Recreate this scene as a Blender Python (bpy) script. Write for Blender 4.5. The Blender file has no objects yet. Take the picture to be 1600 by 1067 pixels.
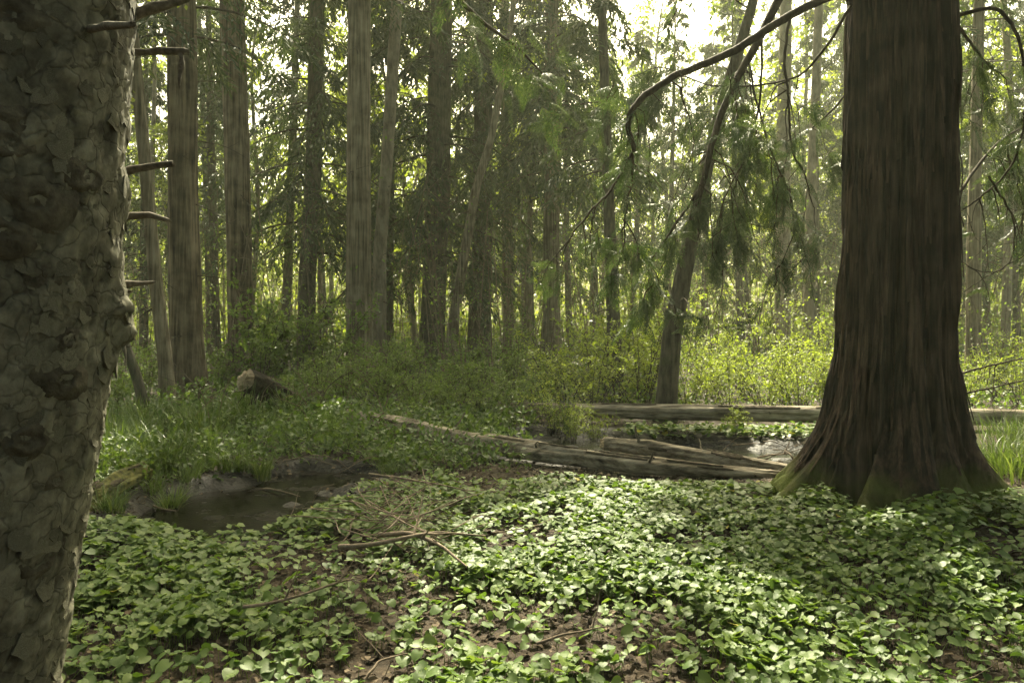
import bpy, math
import numpy as np
from mathutils import Vector, Matrix

# ------------------------------------------------------------------ camera, sky, sun, exposure
sc = bpy.context.scene
F = 1244.4          # focal length in pixels of a 1600 px wide picture (28 mm lens)
CAMZ = 1.55
HOR = 495.0         # picture row of the horizon

cam_d = bpy.data.cameras.new('camera'); cam = bpy.data.objects.new('camera', cam_d)
sc.collection.objects.link(cam); sc.camera = cam
cam.location = (0, 0, CAMZ); cam.rotation_euler = (math.pi / 2, 0, 0)
cam_d.sensor_width = 36.0; cam_d.lens = 28.0
cam_d.shift_y = -(533.5 - HOR) / 1600.0
cam_d.clip_start = 0.05; cam_d.clip_end = 1000

SUN_EL, SUN_AZ = math.radians(47), math.radians(-1)     # azimuth from +Y towards +X
sun_vec = Vector((math.sin(SUN_AZ) * math.cos(SUN_EL), math.cos(SUN_AZ) * math.cos(SUN_EL), math.sin(SUN_EL)))
world = bpy.data.worlds.new('World'); sc.world = world; world.use_nodes = True
wn = world.node_tree.nodes; wl = world.node_tree.links; wn.clear()
sky = wn.new('ShaderNodeTexSky'); sky.sky_type = 'NISHITA'; sky.sun_disc = False
sky.sun_elevation = SUN_EL; sky.sun_rotation = SUN_AZ
sky.air_density = 0.55; sky.dust_density = 7.0; sky.ozone_density = 0.0
bg = wn.new('ShaderNodeBackground'); bg.inputs['Strength'].default_value = 0.15
wo = wn.new('ShaderNodeOutputWorld')
warm = wn.new('ShaderNodeMix'); warm.data_type = 'RGBA'; warm.blend_type = 'MULTIPLY'; warm.inputs[0].default_value = 1.0
warm.inputs[7].default_value = (0.98, 1.0, 0.74, 1); wl.new(sky.outputs[0], warm.inputs[6])     # the photograph's warm white balance
wl.new(warm.outputs[2], bg.inputs[0]); wl.new(bg.outputs[0], wo.inputs[0])
sun_d = bpy.data.lights.new('sun', 'SUN'); sun_d.energy = 5.0; sun_d.angle = math.radians(0.53); sun_d.color = (1.0, 0.93, 0.70)
sun_o = bpy.data.objects.new('sun', sun_d); sc.collection.objects.link(sun_o)
sun_o.rotation_euler = sun_vec.to_track_quat('Z', 'Y').to_euler(); sun_o.location = (0, 0, 60)
sc.view_settings.view_transform = 'Standard'; sc.view_settings.look = 'None'
sc.view_settings.gamma = 1.0; sc.view_settings.use_curve_mapping = False
sc.view_settings.exposure = 2.0
sc.render.engine = 'CYCLES'
sc.cycles.use_denoising = True; sc.cycles.use_adaptive_sampling = True; sc.cycles.adaptive_threshold = 0.03
sc.cycles.max_bounces = 4; sc.cycles.diffuse_bounces = 2; sc.cycles.glossy_bounces = 1
sc.cycles.transmission_bounces = 4; sc.cycles.volume_bounces = 1; sc.cycles.sample_clamp_indirect = 4.0

# ------------------------------------------------------------------ helpers
COL = sc.collection
RS = np.random.RandomState

def P(x, y, d):
    """real point at depth d (metres ahead) seen at picture position x, y"""
    return np.array([(x - 800.0) / F * d, d, CAMZ + (HOR - y) / F * d])

def norm(a): return a / np.maximum(np.linalg.norm(a, axis=-1, keepdims=True), 1e-9)
def sstep(a, b, x):
    t = np.clip((x - a) / (b - a), 0, 1); return t * t * (3 - 2 * t)
def h2(ix, iy, s):
    v = np.sin(ix * 127.1 + iy * 311.7 + s * 74.7) * 43758.5453
    return v - np.floor(v)
def vn(x, y, s=0.0, px=None):
    ix = np.floor(x); iy = np.floor(y); fx = x - ix; fy = y - iy
    fx = fx * fx * (3 - 2 * fx); fy = fy * fy * (3 - 2 * fy)
    i1 = ix + 1
    if px: ix = np.mod(ix, px); i1 = np.mod(i1, px)
    a = h2(ix, iy, s); b = h2(i1, iy, s); c = h2(ix, iy + 1, s); d = h2(i1, iy + 1, s)
    return (a * (1 - fx) + b * fx) * (1 - fy) + (c * (1 - fx) + d * fx) * fy
def fbm(x, y, s=0.0, o=3):
    r = 0; a = .5
    for i in range(o): r = r + a * vn(x * 2 ** i, y * 2 ** i, s + i * 3.1); a *= .5
    return r

class MB:
    """collects shapes; build() links them as one mesh object"""
    def __init__(s): s.v = []; s.f = []; s.a = []; s.m = []; s.n = 0
    def add(s, v, f, var=.5, mi=0):
        v = np.asarray(v, float).reshape(-1, 3); f = np.asarray(f, np.int64)
        s.v.append(v); s.f.append(f + s.n); s.n += len(v)
        s.a.append(np.broadcast_to(np.asarray(var, float), (len(v),))); s.m.append(np.full(len(f), mi, np.int32))
        return s
    def mesh(s, name, mats, smooth=True):
        me = bpy.data.meshes.new(name)
        v = np.concatenate(s.v); me.vertices.add(len(v)); me.vertices.foreach_set('co', v.ravel())
        loops = np.concatenate([f.ravel() for f in s.f]); tot = np.concatenate([np.full(len(f), f.shape[1], np.int64) for f in s.f])
        me.loops.add(len(loops)); me.loops.foreach_set('vertex_index', loops.astype(np.int32))
        st = np.concatenate([[0], np.cumsum(tot)[:-1]]).astype(np.int32)
        me.polygons.add(len(tot)); me.polygons.foreach_set('loop_start', st)
        me.polygons.foreach_set('material_index', np.concatenate(s.m))
        me.polygons.foreach_set('use_smooth', np.full(len(tot), smooth))
        me.attributes.new('var', 'FLOAT', 'POINT').data.foreach_set('value', np.concatenate(s.a).astype(np.float32))
        for m in (mats if isinstance(mats, (list, tuple)) else [mats]): me.materials.append(m)
        me.update(calc_edges=True)
        return me
    def build(s, name, mats, parent=None, smooth=True):
        return link(name, s.mesh(name, mats, smooth), parent)

def link(name, data, parent=None, loc=None):
    o = bpy.data.objects.new(name, data); COL.objects.link(o)
    if parent is not None: o.parent = parent
    if loc is not None: o.location = loc
    return o
def tag(o, label=None, cat=None, group=None, kind=None):
    if label: o['label'] = label
    if cat: o['category'] = cat
    if group: o['group'] = group
    if kind: o['kind'] = kind
    return o
def thing(name, label, cat, group=None, loc=(0, 0, 0)):
    o = link(name, None); o.location = loc; o.empty_display_size = .2
    return tag(o, label, cat, group)
def copy_tree(o, parent=None):
    c = o.copy(); COL.objects.link(c); c.parent = parent
    for ch in list(o.children): copy_tree(ch, c)
    return c

def tubes(Pt, R, k=5, cap=False):
    """Pt (B,N,3) polylines, R (B,N) radii -> verts, quads"""
    Pt = np.asarray(Pt, float); R = np.asarray(R, float)
    if Pt.ndim == 2: Pt = Pt[None]; R = R[None]
    B, N, _ = Pt.shape
    t = norm(np.gradient(Pt, axis=1))
    mt = np.abs(norm(t.mean(1))); ref = np.zeros((B, 3)); ax = np.argmin(mt, axis=1); ref[np.arange(B), ax] = 1
    u = norm(np.cross(t, ref[:, None, :])); w = np.cross(t, u)
    a = np.linspace(0, 2 * np.pi, k, endpoint=False)
    V = Pt[:, :, None, :] + R[:, :, None, None] * (np.cos(a)[None, None, :, None] * u[:, :, None, :] + np.sin(a)[None, None, :, None] * w[:, :, None, :])
    b = (np.arange(B) * N * k)[:, None, None]; i = (np.arange(N - 1) * k)[None, :, None]; j = np.arange(k)[None, None, :]; j2 = (j + 1) % k
    f = np.stack([b + i + j, b + i + j2, b + i + k + j2, b + i + k + j], -1).reshape(-1, 4)
    return V.reshape(-1, 3), f

def basis(d, n):
    x = norm(d); z = norm(n - (n * x).sum(-1, keepdims=True) * x); y = np.cross(z, x)
    return np.stack([x, y, z], -1)          # columns
def inst(tv, tf, pos, M, scale):
    """template copied with rotation M (B,3,3), scale (B,) or (B,3)"""
    scale = np.asarray(scale, float)
    if scale.ndim == 1: scale = np.repeat(scale[:, None], 3, 1)
    sv = tv[None] * scale[:, None, :]
    V = np.einsum('bij,bnj->bni', M, sv) + pos[:, None, :]
    f = tf[None] + (np.arange(len(pos)) * len(tv))[:, None, None]
    return V.reshape(-1, 3), f.reshape(-1, tf.shape[1])

# leaf templates: along +x, width along y, normal z
T_DIA = (np.array([[0, 0, 0], [.45, .5, .06], [1, 0, -.06], [.45, -.5, .06]], float), np.array([[0, 1, 2, 3]]))
T_OVAL = (np.array([[0, 0, 0], [.22, .44, .08], [.68, .42, .05], [1, 0, -.12], [.68, -.42, .05], [.22, -.44, .08], [.5, 0, 0]], float),
          np.array([[0, 6, 1], [1, 6, 2], [2, 6, 3], [3, 6, 4], [4, 6, 5], [5, 6, 0]]))
def heart_template(cup, droop):
    half = [(-.13, .17), (-.08, .38), (.10, .52), (.36, .55), (.62, .44), (.84, .22)]
    mid = [(0.02, 0), (.2, 0), (.45, 0), (.72, 0), (.97, 0)]
    pts = mid + half + [(x, -y) for x, y in half]
    v = np.array([[x, y, cup * abs(y) - 0.5 * cup * max(0, abs(y) - .3) * 2.2 - droop * max(0, x - .25) ** 2 - (.05 if y == 0 else 0) + .05 * math.sin(9 * x) * (abs(y) > .2)] for x, y in pts])
    f = []
    for o, flip in ((5, 0), (11, 1)):
        q = [(0, o, o + 1), (0, o + 1, 1), (1, o + 1, o + 2), (1, o + 2, o + 3), (1, o + 3, 2), (2, o + 3, o + 4), (2, o + 4, 3), (3, o + 4, o + 5), (3, o + 5, 4)]
        for t in q: f.append(t if flip else t[::-1])
    return v, np.array(f)

# ------------------------------------------------------------------ materials
def new_mat(name):
    m = bpy.data.materials.new(name); m.use_nodes = True
    nt = m.node_tree; nt.nodes.clear()
    out = nt.nodes.new('ShaderNodeOutputMaterial')
    return m, nt, out
def node(nt, typ, **kw):
    n = nt.nodes.new(typ)
    for k, v in kw.items(): setattr(n, k, v)
    return n
def ramp(nt, stops, src):
    r = node(nt, 'ShaderNodeValToRGB'); e = r.color_ramp.elements
    while len(e) < len(stops): e.new(.5)
    for el, (p, c) in zip(e, stops): el.position = p; el.color = (*c, 1) if len(c) == 3 else c
    nt.links.new(src, r.inputs[0]); return r.outputs[0]

def leaf_mat(name, stops, trans=.4, rough=.45, tint=(1.25, 1.3, .55), spec=.4):
    m, nt, out = new_mat(name); L = nt.links
    at = node(nt, 'ShaderNodeAttribute', attribute_name='var')
    col = ramp(nt, stops, at.outputs['Fac'])
    p = node(nt, 'ShaderNodeBsdfPrincipled'); p.inputs['Roughness'].default_value = rough; p.inputs['Specular IOR Level'].default_value = spec
    L.new(col, p.inputs['Base Color'])
    tr = node(nt, 'ShaderNodeBsdfTranslucent')
    mx = node(nt, 'ShaderNodeMix', data_type='RGBA', blend_type='MULTIPLY'); mx.inputs[0].default_value = 1
    L.new(col, mx.inputs[6]); mx.inputs[7].default_value = (*tint, 1); L.new(mx.outputs[2], tr.inputs[0])
    ms = node(nt, 'ShaderNodeMixShader'); ms.inputs[0].default_value = trans
    L.new(p.outputs[0], ms.inputs[1]); L.new(tr.outputs[0], ms.inputs[2]); L.new(ms.outputs[0], out.inputs[0])
    return m

def bark_mat(name, stops, scale=(14, 14, 1.2), fine=3.0, bump=.5, dist=.02, moss=0, moss_col=(.06, .085, .015), moss_h=1.2, rough=.85, var_mix=0.0, cells=0):
    m, nt, out = new_mat(name); L = nt.links
    tc = node(nt, 'ShaderNodeTexCoord')
    mp = node(nt, 'ShaderNodeMapping'); mp.inputs['Scale'].default_value = scale; L.new(tc.outputs['Object'], mp.inputs[0])
    n1 = node(nt, 'ShaderNodeTexNoise'); n1.inputs['Scale'].default_value = 1; n1.inputs['Detail'].default_value = 6; n1.inputs['Roughness'].default_value = .65
    L.new(mp.outputs[0], n1.inputs['Vector'])
    n2 = node(nt, 'ShaderNodeTexNoise'); n2.inputs['Scale'].default_value = fine; n2.inputs['Detail'].default_value = 3
    L.new(tc.outputs['Object'], n2.inputs['Vector'])
    mixf = node(nt, 'ShaderNodeMath', operation='MULTIPLY_ADD'); L.new(n2.outputs[0], mixf.inputs[0]); mixf.inputs[1].default_value = .5
    sub = node(nt, 'ShaderNodeMath', operation='SUBTRACT'); L.new(n1.outputs[0], sub.inputs[0]); sub.inputs[1].default_value = .25
    L.new(sub.outputs[0], mixf.inputs[2])
    fac = mixf.outputs[0]
    if var_mix:
        at = node(nt, 'ShaderNodeAttribute', attribute_name='var')
        ad = node(nt, 'ShaderNodeMath', operation='MULTIPLY_ADD'); L.new(at.outputs['Fac'], ad.inputs[0]); ad.inputs[1].default_value = var_mix; 
        s2 = node(nt, 'ShaderNodeMath', operation='SUBTRACT'); L.new(fac, s2.inputs[0]); s2.inputs[1].default_value = var_mix * .5
        L.new(s2.outputs[0], ad.inputs[2]); fac = ad.outputs[0]
    col = ramp(nt, stops, fac)
    p = node(nt, 'ShaderNodeBsdfPrincipled'); p.inputs['Roughness'].default_value = rough; p.inputs['Specular IOR Level'].default_value = .12
    if moss:
        sx = node(nt, 'ShaderNodeSeparateXYZ'); L.new(tc.outputs['Object'], sx.inputs[0])
        n3 = node(nt, 'ShaderNodeTexNoise'); n3.inputs['Scale'].default_value = 2.2; n3.inputs['Detail'].default_value = 5; L.new(tc.outputs['Object'], n3.inputs['Vector'])
        hm = node(nt, 'ShaderNodeMapRange'); hm.inputs[1].default_value = 0; hm.inputs[2].default_value = moss_h; hm.inputs[3].default_value = moss; hm.inputs[4].default_value = 0
        L.new(sx.outputs[2], hm.inputs[0])
        a = node(nt, 'ShaderNodeMath', operation='ADD'); L.new(hm.outputs[0], a.inputs[0]); L.new(n3.outputs[0], a.inputs[1])
        mr = node(nt, 'ShaderNodeMapRange'); mr.inputs[1].default_value = .72; mr.inputs[2].default_value = 1.0; L.new(a.outputs[0], mr.inputs[0])
        mx = node(nt, 'ShaderNodeMix', data_type='RGBA'); L.new(mr.outputs[0], mx.inputs[0]); L.new(col, mx.inputs[6]); mx.inputs[7].default_value = (*moss_col, 1)
        col = mx.outputs[2]
    hsrc = n1.outputs[0]
    if cells:
        nw = node(nt, 'ShaderNodeTexNoise'); nw.inputs['Scale'].default_value = 9; nw.inputs['Detail'].default_value = 3; L.new(tc.outputs['Object'], nw.inputs['Vector'])
        ad2 = node(nt, 'ShaderNodeVectorMath', operation='MULTIPLY_ADD'); L.new(nw.outputs['Color'], ad2.inputs[0]); ad2.inputs[1].default_value = (.16, .16, .10); L.new(tc.outputs['Object'], ad2.inputs[2])
        vo = node(nt, 'ShaderNodeTexVoronoi', feature='DISTANCE_TO_EDGE'); vo.inputs['Scale'].default_value = cells; L.new(ad2.outputs[0], vo.inputs['Vector'])
        cr = node(nt, 'ShaderNodeMapRange'); cr.inputs[1].default_value = .0; cr.inputs[2].default_value = .06; cr.inputs[3].default_value = .66; cr.inputs[4].default_value = 1; L.new(vo.outputs['Distance'], cr.inputs[0])
        mc = node(nt, 'ShaderNodeMix', data_type='RGBA', blend_type='MULTIPLY'); mc.inputs[0].default_value = 1; L.new(col, mc.inputs[6]); L.new(cr.outputs[0], mc.inputs[7]); col = mc.outputs[2]
        hh = node(nt, 'ShaderNodeMath', operation='MULTIPLY_ADD'); L.new(n1.outputs[0], hh.inputs[0]); hh.inputs[1].default_value = .6; L.new(cr.outputs[0], hh.inputs[2]); hsrc = hh.outputs[0]
    L.new(col, p.inputs['Base Color'])
    b = node(nt, 'ShaderNodeBump'); b.inputs['Strength'].default_value = bump; b.inputs['Distance'].default_value = dist
    L.new(hsrc, b.inputs['Height']); L.new(b.outputs[0], p.inputs['Normal'])
    L.new(p.outputs[0], out.inputs[0])
    return m

M = {}
M['cover'] = leaf_mat('ground_cover_leaf', [(0, (.045, .085, .016)), (.5, (.085, .135, .027)), (.93, (.14, .19, .045)), (1, (.30, .26, .06))], trans=.38, rough=.52, spec=.24)
M['shrub'] = leaf_mat('spring_shrub_leaf', [(0, (.12, .16, .024)), (.6, (.205, .255, .04)), (1, (.32, .36, .07))], trans=.5, rough=.5)
M['feather'] = leaf_mat('feathery_shrub_leaf', [(0, (.07, .105, .022)), (.6, (.12, .175, .04)), (1, (.19, .25, .06))], trans=.5, rough=.5)
M['under'] = leaf_mat('undergrowth_leaf', [(0, (.04, .065, .015)), (.6, (.075, .12, .025)), (1, (.13, .18, .04))], trans=.4, rough=.5)
M['conifer'] = leaf_mat('conifer_needles', [(0, (.022, .034, .013)), (.6, (.042, .06, .02)), (1, (.075, .095, .028))], trans=.28, rough=.5, tint=(1.2, 1.3, .6))
M['cedar'] = leaf_mat('cedar_spray', [(0, (.026, .044, .016)), (.6, (.052, .077, .028)), (1, (.10, .125, .045))], trans=.32, tint=(1.1, 1.2, .65), rough=.45)
M['decid'] = leaf_mat('spring_tree_leaf', [(0, (.10, .135, .022)), (.5, (.17, .21, .03)), (1, (.26, .29, .05))], trans=.55, rough=.5)
M['grass'] = leaf_mat('sedge_blade', [(0, (.045, .07, .015)), (.6, (.08, .12, .03)), (1, (.19, .20, .09))], trans=.35, rough=.4)
M['litter'] = bark_mat('dead_leaf', [(.2, (.018, .013, .007)), (.5, (.045, .033, .019)), (.8, (.11, .083, .053))], scale=(8, 8, 8), var_mix=.8, bump=.2)
M['cedar_bark'] = bark_mat('cedar_bark', [(.34, (.0035, .0025, .0018)), (.45, (.015, .010, .0068)), (.55, (.038, .025, .0165)), (.72, (.09, .058, .039))], scale=(20, 20, .9), fine=4, bump=.8, dist=.03, moss=.60, moss_h=.62, moss_col=(.055, .068, .010))
M['cedar_strip'] = bark_mat('cedar_bark_strip', [(.3, (.012, .008, .0055)), (.5, (.04, .025, .0165)), (.72, (.095, .06, .04))], scale=(40, 40, 2), bump=.6, dist=.01)
M['spruce_bark'] = bark_mat('spruce_bark', [(.25, (.034, .031, .020)), (.5, (.09, .086, .058)), (.75, (.17, .162, .112))], scale=(22, 22, 18), fine=28, bump=.5, dist=.012, moss=.12, moss_h=4.0, moss_col=(.06, .075, .035), var_mix=.4, cells=15)
M['knot'] = bark_mat('spruce_knot', [(.25, (.016, .014, .009)), (.55, (.06, .053, .034)), (.85, (.13, .12, .08))], scale=(30, 30, 30), bump=.8, dist=.01)
M['stub'] = bark_mat('dead_stub_wood', [(.25, (.03, .026, .018)), (.5, (.10, .085, .06)), (.8, (.20, .175, .13))], scale=(60, 60, 60), bump=.4, dist=.005)
M['tan_bark'] = bark_mat('tan_ridged_bark', [(.28, (.035, .028, .017)), (.45, (.11, .09, .056)), (.58, (.18, .15, .098)), (.75, (.26, .22, .15))], scale=(22, 22, .9), bump=.8, dist=.03, moss=.25, moss_h=2.0)
M['brown_bark'] = bark_mat('brown_furrowed_bark', [(.30, (.018, .013, .008)), (.45, (.075, .057, .035)), (.58, (.15, .118, .075)), (.78, (.23, .185, .12))], scale=(13, 13, .6), bump=1.0, dist=.05, moss=.25, moss_h=2.0)
M['pale_bark'] = bark_mat('pale_bark', [(.25, (.07, .058, .036)), (.5, (.16, .135, .09)), (.8, (.25, .22, .155))], scale=(10, 10, 3), bump=.4, dist=.02, moss=.15, moss_h=2.0)
M['dark_bark'] = bark_mat('dark_bark', [(.25, (.024, .021, .014)), (.5, (.07, .062, .042)), (.8, (.13, .115, .08))], scale=(18, 18, 3.5), bump=.8, dist=.03, moss=.3, moss_h=2.5)
M['twig'] = bark_mat('twig_bark', [(.25, (.022, .017, .011)), (.6, (.06, .047, .03)), (.85, (.11, .09, .06))], scale=(30, 30, 8), bump=.3)
M['dead_twig'] = bark_mat('dead_twig', [(.25, (.06, .045, .03)), (.6, (.15, .115, .08)), (.85, (.24, .20, .15))], scale=(30, 30, 30), bump=.3)
M['log'] = bark_mat('weathered_log', [(.27, (.03, .025, .018)), (.45, (.14, .116, .080)), (.58, (.24, .205, .148)), (.76, (.38, .335, .25))], scale=(2.0, 22, 22), bump=.8, dist=.03)
M['moss_log'] = bark_mat('mossy_log', [(.3, (.018, .018, .008)), (.5, (.07, .07, .02)), (.72, (.14, .13, .04))], scale=(16, 16, 16), fine=30, bump=.6, dist=.02)
M['rot'] = bark_mat('rotten_bark', [(.3, (.006, .005, .0035)), (.5, (.022, .017, .011)), (.75, (.055, .044, .03))], scale=(20, 20, 20), bump=.9, dist=.03)
M['cut'] = bark_mat('cut_wood', [(.25, (.16, .12, .07)), (.5, (.34, .27, .17)), (.8, (.45, .37, .25))], scale=(6, 30, 30), bump=.2)

def ground_mat():
    m, nt, out = new_mat('forest_soil'); L = nt.links
    tc = node(nt, 'ShaderNodeTexCoord')
    n1 = node(nt, 'ShaderNodeTexNoise'); n1.inputs['Scale'].default_value = 6; n1.inputs['Detail'].default_value = 8; n1.inputs['Roughness'].default_value = .7
    L.new(tc.outputs['Object'], n1.inputs['Vector'])
    v = node(nt, 'ShaderNodeTexVoronoi'); v.inputs['Scale'].default_value = 28; L.new(tc.outputs['Object'], v.inputs['Vector'])
    mul = node(nt, 'ShaderNodeMath', operation='MULTIPLY_ADD'); L.new(v.outputs['Distance'], mul.inputs[0]); mul.inputs[1].default_value = .35; L.new(n1.outputs[0], mul.inputs[2])
    col = ramp(nt, [(.3, (.008, .006, .0035)), (.6, (.022, .0155, .009)), (.95, (.05, .036, .022))], mul.outputs[0])
    at = node(nt, 'ShaderNodeAttribute', attribute_name='var')
    mx = node(nt, 'ShaderNodeMix', data_type='RGBA'); L.new(at.outputs['Fac'], mx.inputs[0]); L.new(col, mx.inputs[6]); mx.inputs[7].default_value = (.006, .005, .0038, 1)
    p = node(nt, 'ShaderNodeBsdfPrincipled'); L.new(mx.outputs[2], p.inputs['Base Color'])
    r = node(nt, 'ShaderNodeMapRange'); L.new(at.outputs['Fac'], r.inputs[0]); r.inputs[3].default_value = .95; r.inputs[4].default_value = .6; p.inputs['Specular IOR Level'].default_value = .18; L.new(r.outputs[0], p.inputs['Roughness'])
    b = node(nt, 'ShaderNodeBump'); b.inputs['Strength'].default_value = .8; b.inputs['Distance'].default_value = .03; L.new(mul.outputs[0], b.inputs['Height']); L.new(b.outputs[0], p.inputs['Normal'])
    L.new(p.outputs[0], out.inputs[0]); return m
M['soil'] = ground_mat()

def water_mat(name, col, r0, r1, sc_, spec=1.33):
    m, nt, out = new_mat(name); L = nt.links
    tc = node(nt, 'ShaderNodeTexCoord')
    n1 = node(nt, 'ShaderNodeTexNoise'); n1.inputs['Scale'].default_value = sc_; n1.inputs['Detail'].default_value = 5; L.new(tc.outputs['Object'], n1.inputs['Vector'])
    p = node(nt, 'ShaderNodeBsdfPrincipled'); p.inputs['IOR'].default_value = spec
    c = ramp(nt, [(.35, col), (.75, tuple(x * 1.8 for x in col))], n1.outputs[0]); L.new(c, p.inputs['Base Color'])
    r = node(nt, 'ShaderNodeMapRange'); r.inputs[1].default_value = .45; r.inputs[2].default_value = .65; r.inputs[3].default_value = r0; r.inputs[4].default_value = r1
    L.new(n1.outputs[0], r.inputs[0]); L.new(r.outputs[0], p.inputs['Roughness'])
    n2 = node(nt, 'ShaderNodeTexNoise'); n2.inputs['Scale'].default_value = 22; n2.inputs['Detail'].default_value = 4; L.new(tc.outputs['Object'], n2.inputs['Vector'])
    b = node(nt, 'ShaderNodeBump'); b.inputs['Strength'].default_value = .35; b.inputs['Distance'].default_value = .012; L.new(n2.outputs[0], b.inputs['Height']); L.new(b.outputs[0], p.inputs['Normal'])
    L.new(p.outputs[0], out.inputs[0]); return m
M['mud_water'] = water_mat('muddy_water', (.004, .0036, .0026), .06, .4, 3.0, 1.12)
M['pond_water'] = water_mat('pond_water', (.012, .012, .009), .04, .25, 2.0)

# ------------------------------------------------------------------ the ground and its pools
POOLS = [(-2.3, 6.75, .85, 1.15), (-1.9, 7.9, .65, .6)]
BACKP = [(1.9, 9.4, 2.1, .85), (3.6, 9.3, 1.2, .7), (.7, 10.4, .9, .6)]
def ell(x, y, e):
    return np.sqrt(((x - e[0]) / e[2]) ** 2 + ((y - e[1]) / e[3]) ** 2)
def hollow(x, y):
    x = np.asarray(x, float); y = np.asarray(y, float)
    w = .22 * (fbm(x * 1.9, y * 1.9, 5.0) - .45)
    r = np.zeros(np.broadcast(x, y).shape)
    for e in POOLS + BACKP: r = np.maximum(r, 1 - sstep(.78, 1.12, ell(x, y, e) + w * 1.6))
    return r
def gz(x, y):
    x = np.asarray(x, float); y = np.asarray(y, float)
    z = .07 * (fbm(x * .7, y * .7, 1.0) - .45) + .035 * (fbm(x * 3.1, y * 3.1, 2.0) - .45)
    z = z + .20 * np.exp(-((x + 3.2) / 2.6) ** 2 - ((y - 11.3) / 2.0) ** 2)
    z = z + .10 * np.exp(-((x - 3.1) / 1.1) ** 2 - ((y - 6.3) / 1.0) ** 2)
    z = z + .25 * sstep(22, 60, y) * fbm(x * .06, y * .06, 4.0)
    h = hollow(x, y); e = 4 * h * (1 - h)
    return z * (1 - h) - .13 * h + e * .10 * (fbm(x * 7, y * 7, 12.0) - .42) + h * .22 * (fbm(x * 2.6, y * 2.6, 13.0) - .45) + h * .05 * (fbm(x * 9, y * 9, 14.0) - .45)

def axis(segs):
    r = []
    for a, b, s in segs: r.append(np.arange(a, b, s))
    return np.concatenate(r + [[segs[-1][1]]])
gx = axis([(-140, -40, 10), (-40, -12, 2), (-12, -6, .4), (-6, 7, .06), (7, 12, .4), (12, 40, 2), (40, 140, 10)])
gy = axis([(-30, 0, 3), (0, 2.5, .25), (2.5, 12.5, .06), (12.5, 20, .3), (20, 50, 2), (50, 165, 8)])
GX, GY = np.meshgrid(gx, gy); GZ = gz(GX, GY)
nx, ny = len(gx), len(gy)
idx = (np.arange(ny - 1)[:, None] * nx + np.arange(nx - 1)[None, :])
gf = np.stack([idx, idx + 1, idx + nx + 1, idx + nx], -1).reshape(-1, 4)
wide = np.min([ell(GX, GY, e) for e in POOLS + BACKP], axis=0) + .5 * (fbm(GX * 2.3, GY * 2.3, 15.0) - .45)
mud = np.maximum(sstep(.0, .25, hollow(GX, GY)), 1 - sstep(1.1, 1.6, wide))
g = MB().add(np.stack([GX, GY, GZ], -1), gf, mud.ravel()).build('ground', M['soil']); tag(g, kind='structure')
def water(name, ellipses, z, mat):
    mb = MB()
    xs = np.arange(min(e[0] - e[2] * 1.3 for e in ellipses), max(e[0] + e[2] * 1.3 for e in ellipses), .12)
    ys = np.arange(min(e[1] - e[3] * 1.3 for e in ellipses), max(e[1] + e[3] * 1.3 for e in ellipses), .12)
    X, Y = np.meshgrid(xs, ys); n = len(xs)
    near = np.min([ell(X, Y, e) for e in ellipses], axis=0) < 1.3
    i = (np.arange(len(ys) - 1)[:, None] * n + np.arange(n - 1)[None, :]); keep = near[:-1, :-1] & near[1:, 1:]
    f = np.stack([i, i + 1, i + n + 1, i + n], -1)[keep]
    mb.add(np.stack([X, Y, np.full_like(X, z)], -1), f); o = mb.build(name, mat); return tag(o, kind='structure')
water('mud_pool_water', POOLS, -.085, M['mud_water'])
water('pond_water', BACKP, -.10, M['pond_water'])

# ------------------------------------------------------------------ haze
hm = bpy.data.materials.new('haze_air'); hm.use_nodes = True; hm.node_tree.nodes.clear()
ho = hm.node_tree.nodes.new('ShaderNodeOutputMaterial'); hv = hm.node_tree.nodes.new('ShaderNodeVolumePrincipled')
hv.inputs['Color'].default_value = (.90, .95, .70, 1); hv.inputs['Density'].default_value = .0010; hv.inputs['Anisotropy'].default_value = .35
hm.node_tree.links.new(hv.outputs[0], ho.inputs['Volume'])
hb = MB(); x0, x1, y0, y1, z0, z1 = -145, 145, -35, 172, -1.2, 31
hb.add([[x0, y0, z0], [x1, y0, z0], [x1, y1, z0], [x0, y1, z0], [x0, y0, z1], [x1, y0, z1], [x1, y1, z1], [x0, y1, z1]],
       [[0, 3, 2, 1], [4, 5, 6, 7], [0, 1, 5, 4], [1, 2, 6, 5], [2, 3, 7, 6], [3, 0, 4, 7]])
tag(hb.build('haze', hm, smooth=False), 'thin pale haze hanging in the forest air', 'haze', kind='stuff')

# ------------------------------------------------------------------ trunks
def grid_faces(nz, nt):
    i = (np.arange(nz - 1) * nt)[:, None]; j = np.arange(nt)[None, :]; j2 = (j + 1) % nt
    return np.stack([i + j, i + j2, i + nt + j2, i + nt + j], -1).reshape(-1, 4)

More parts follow.
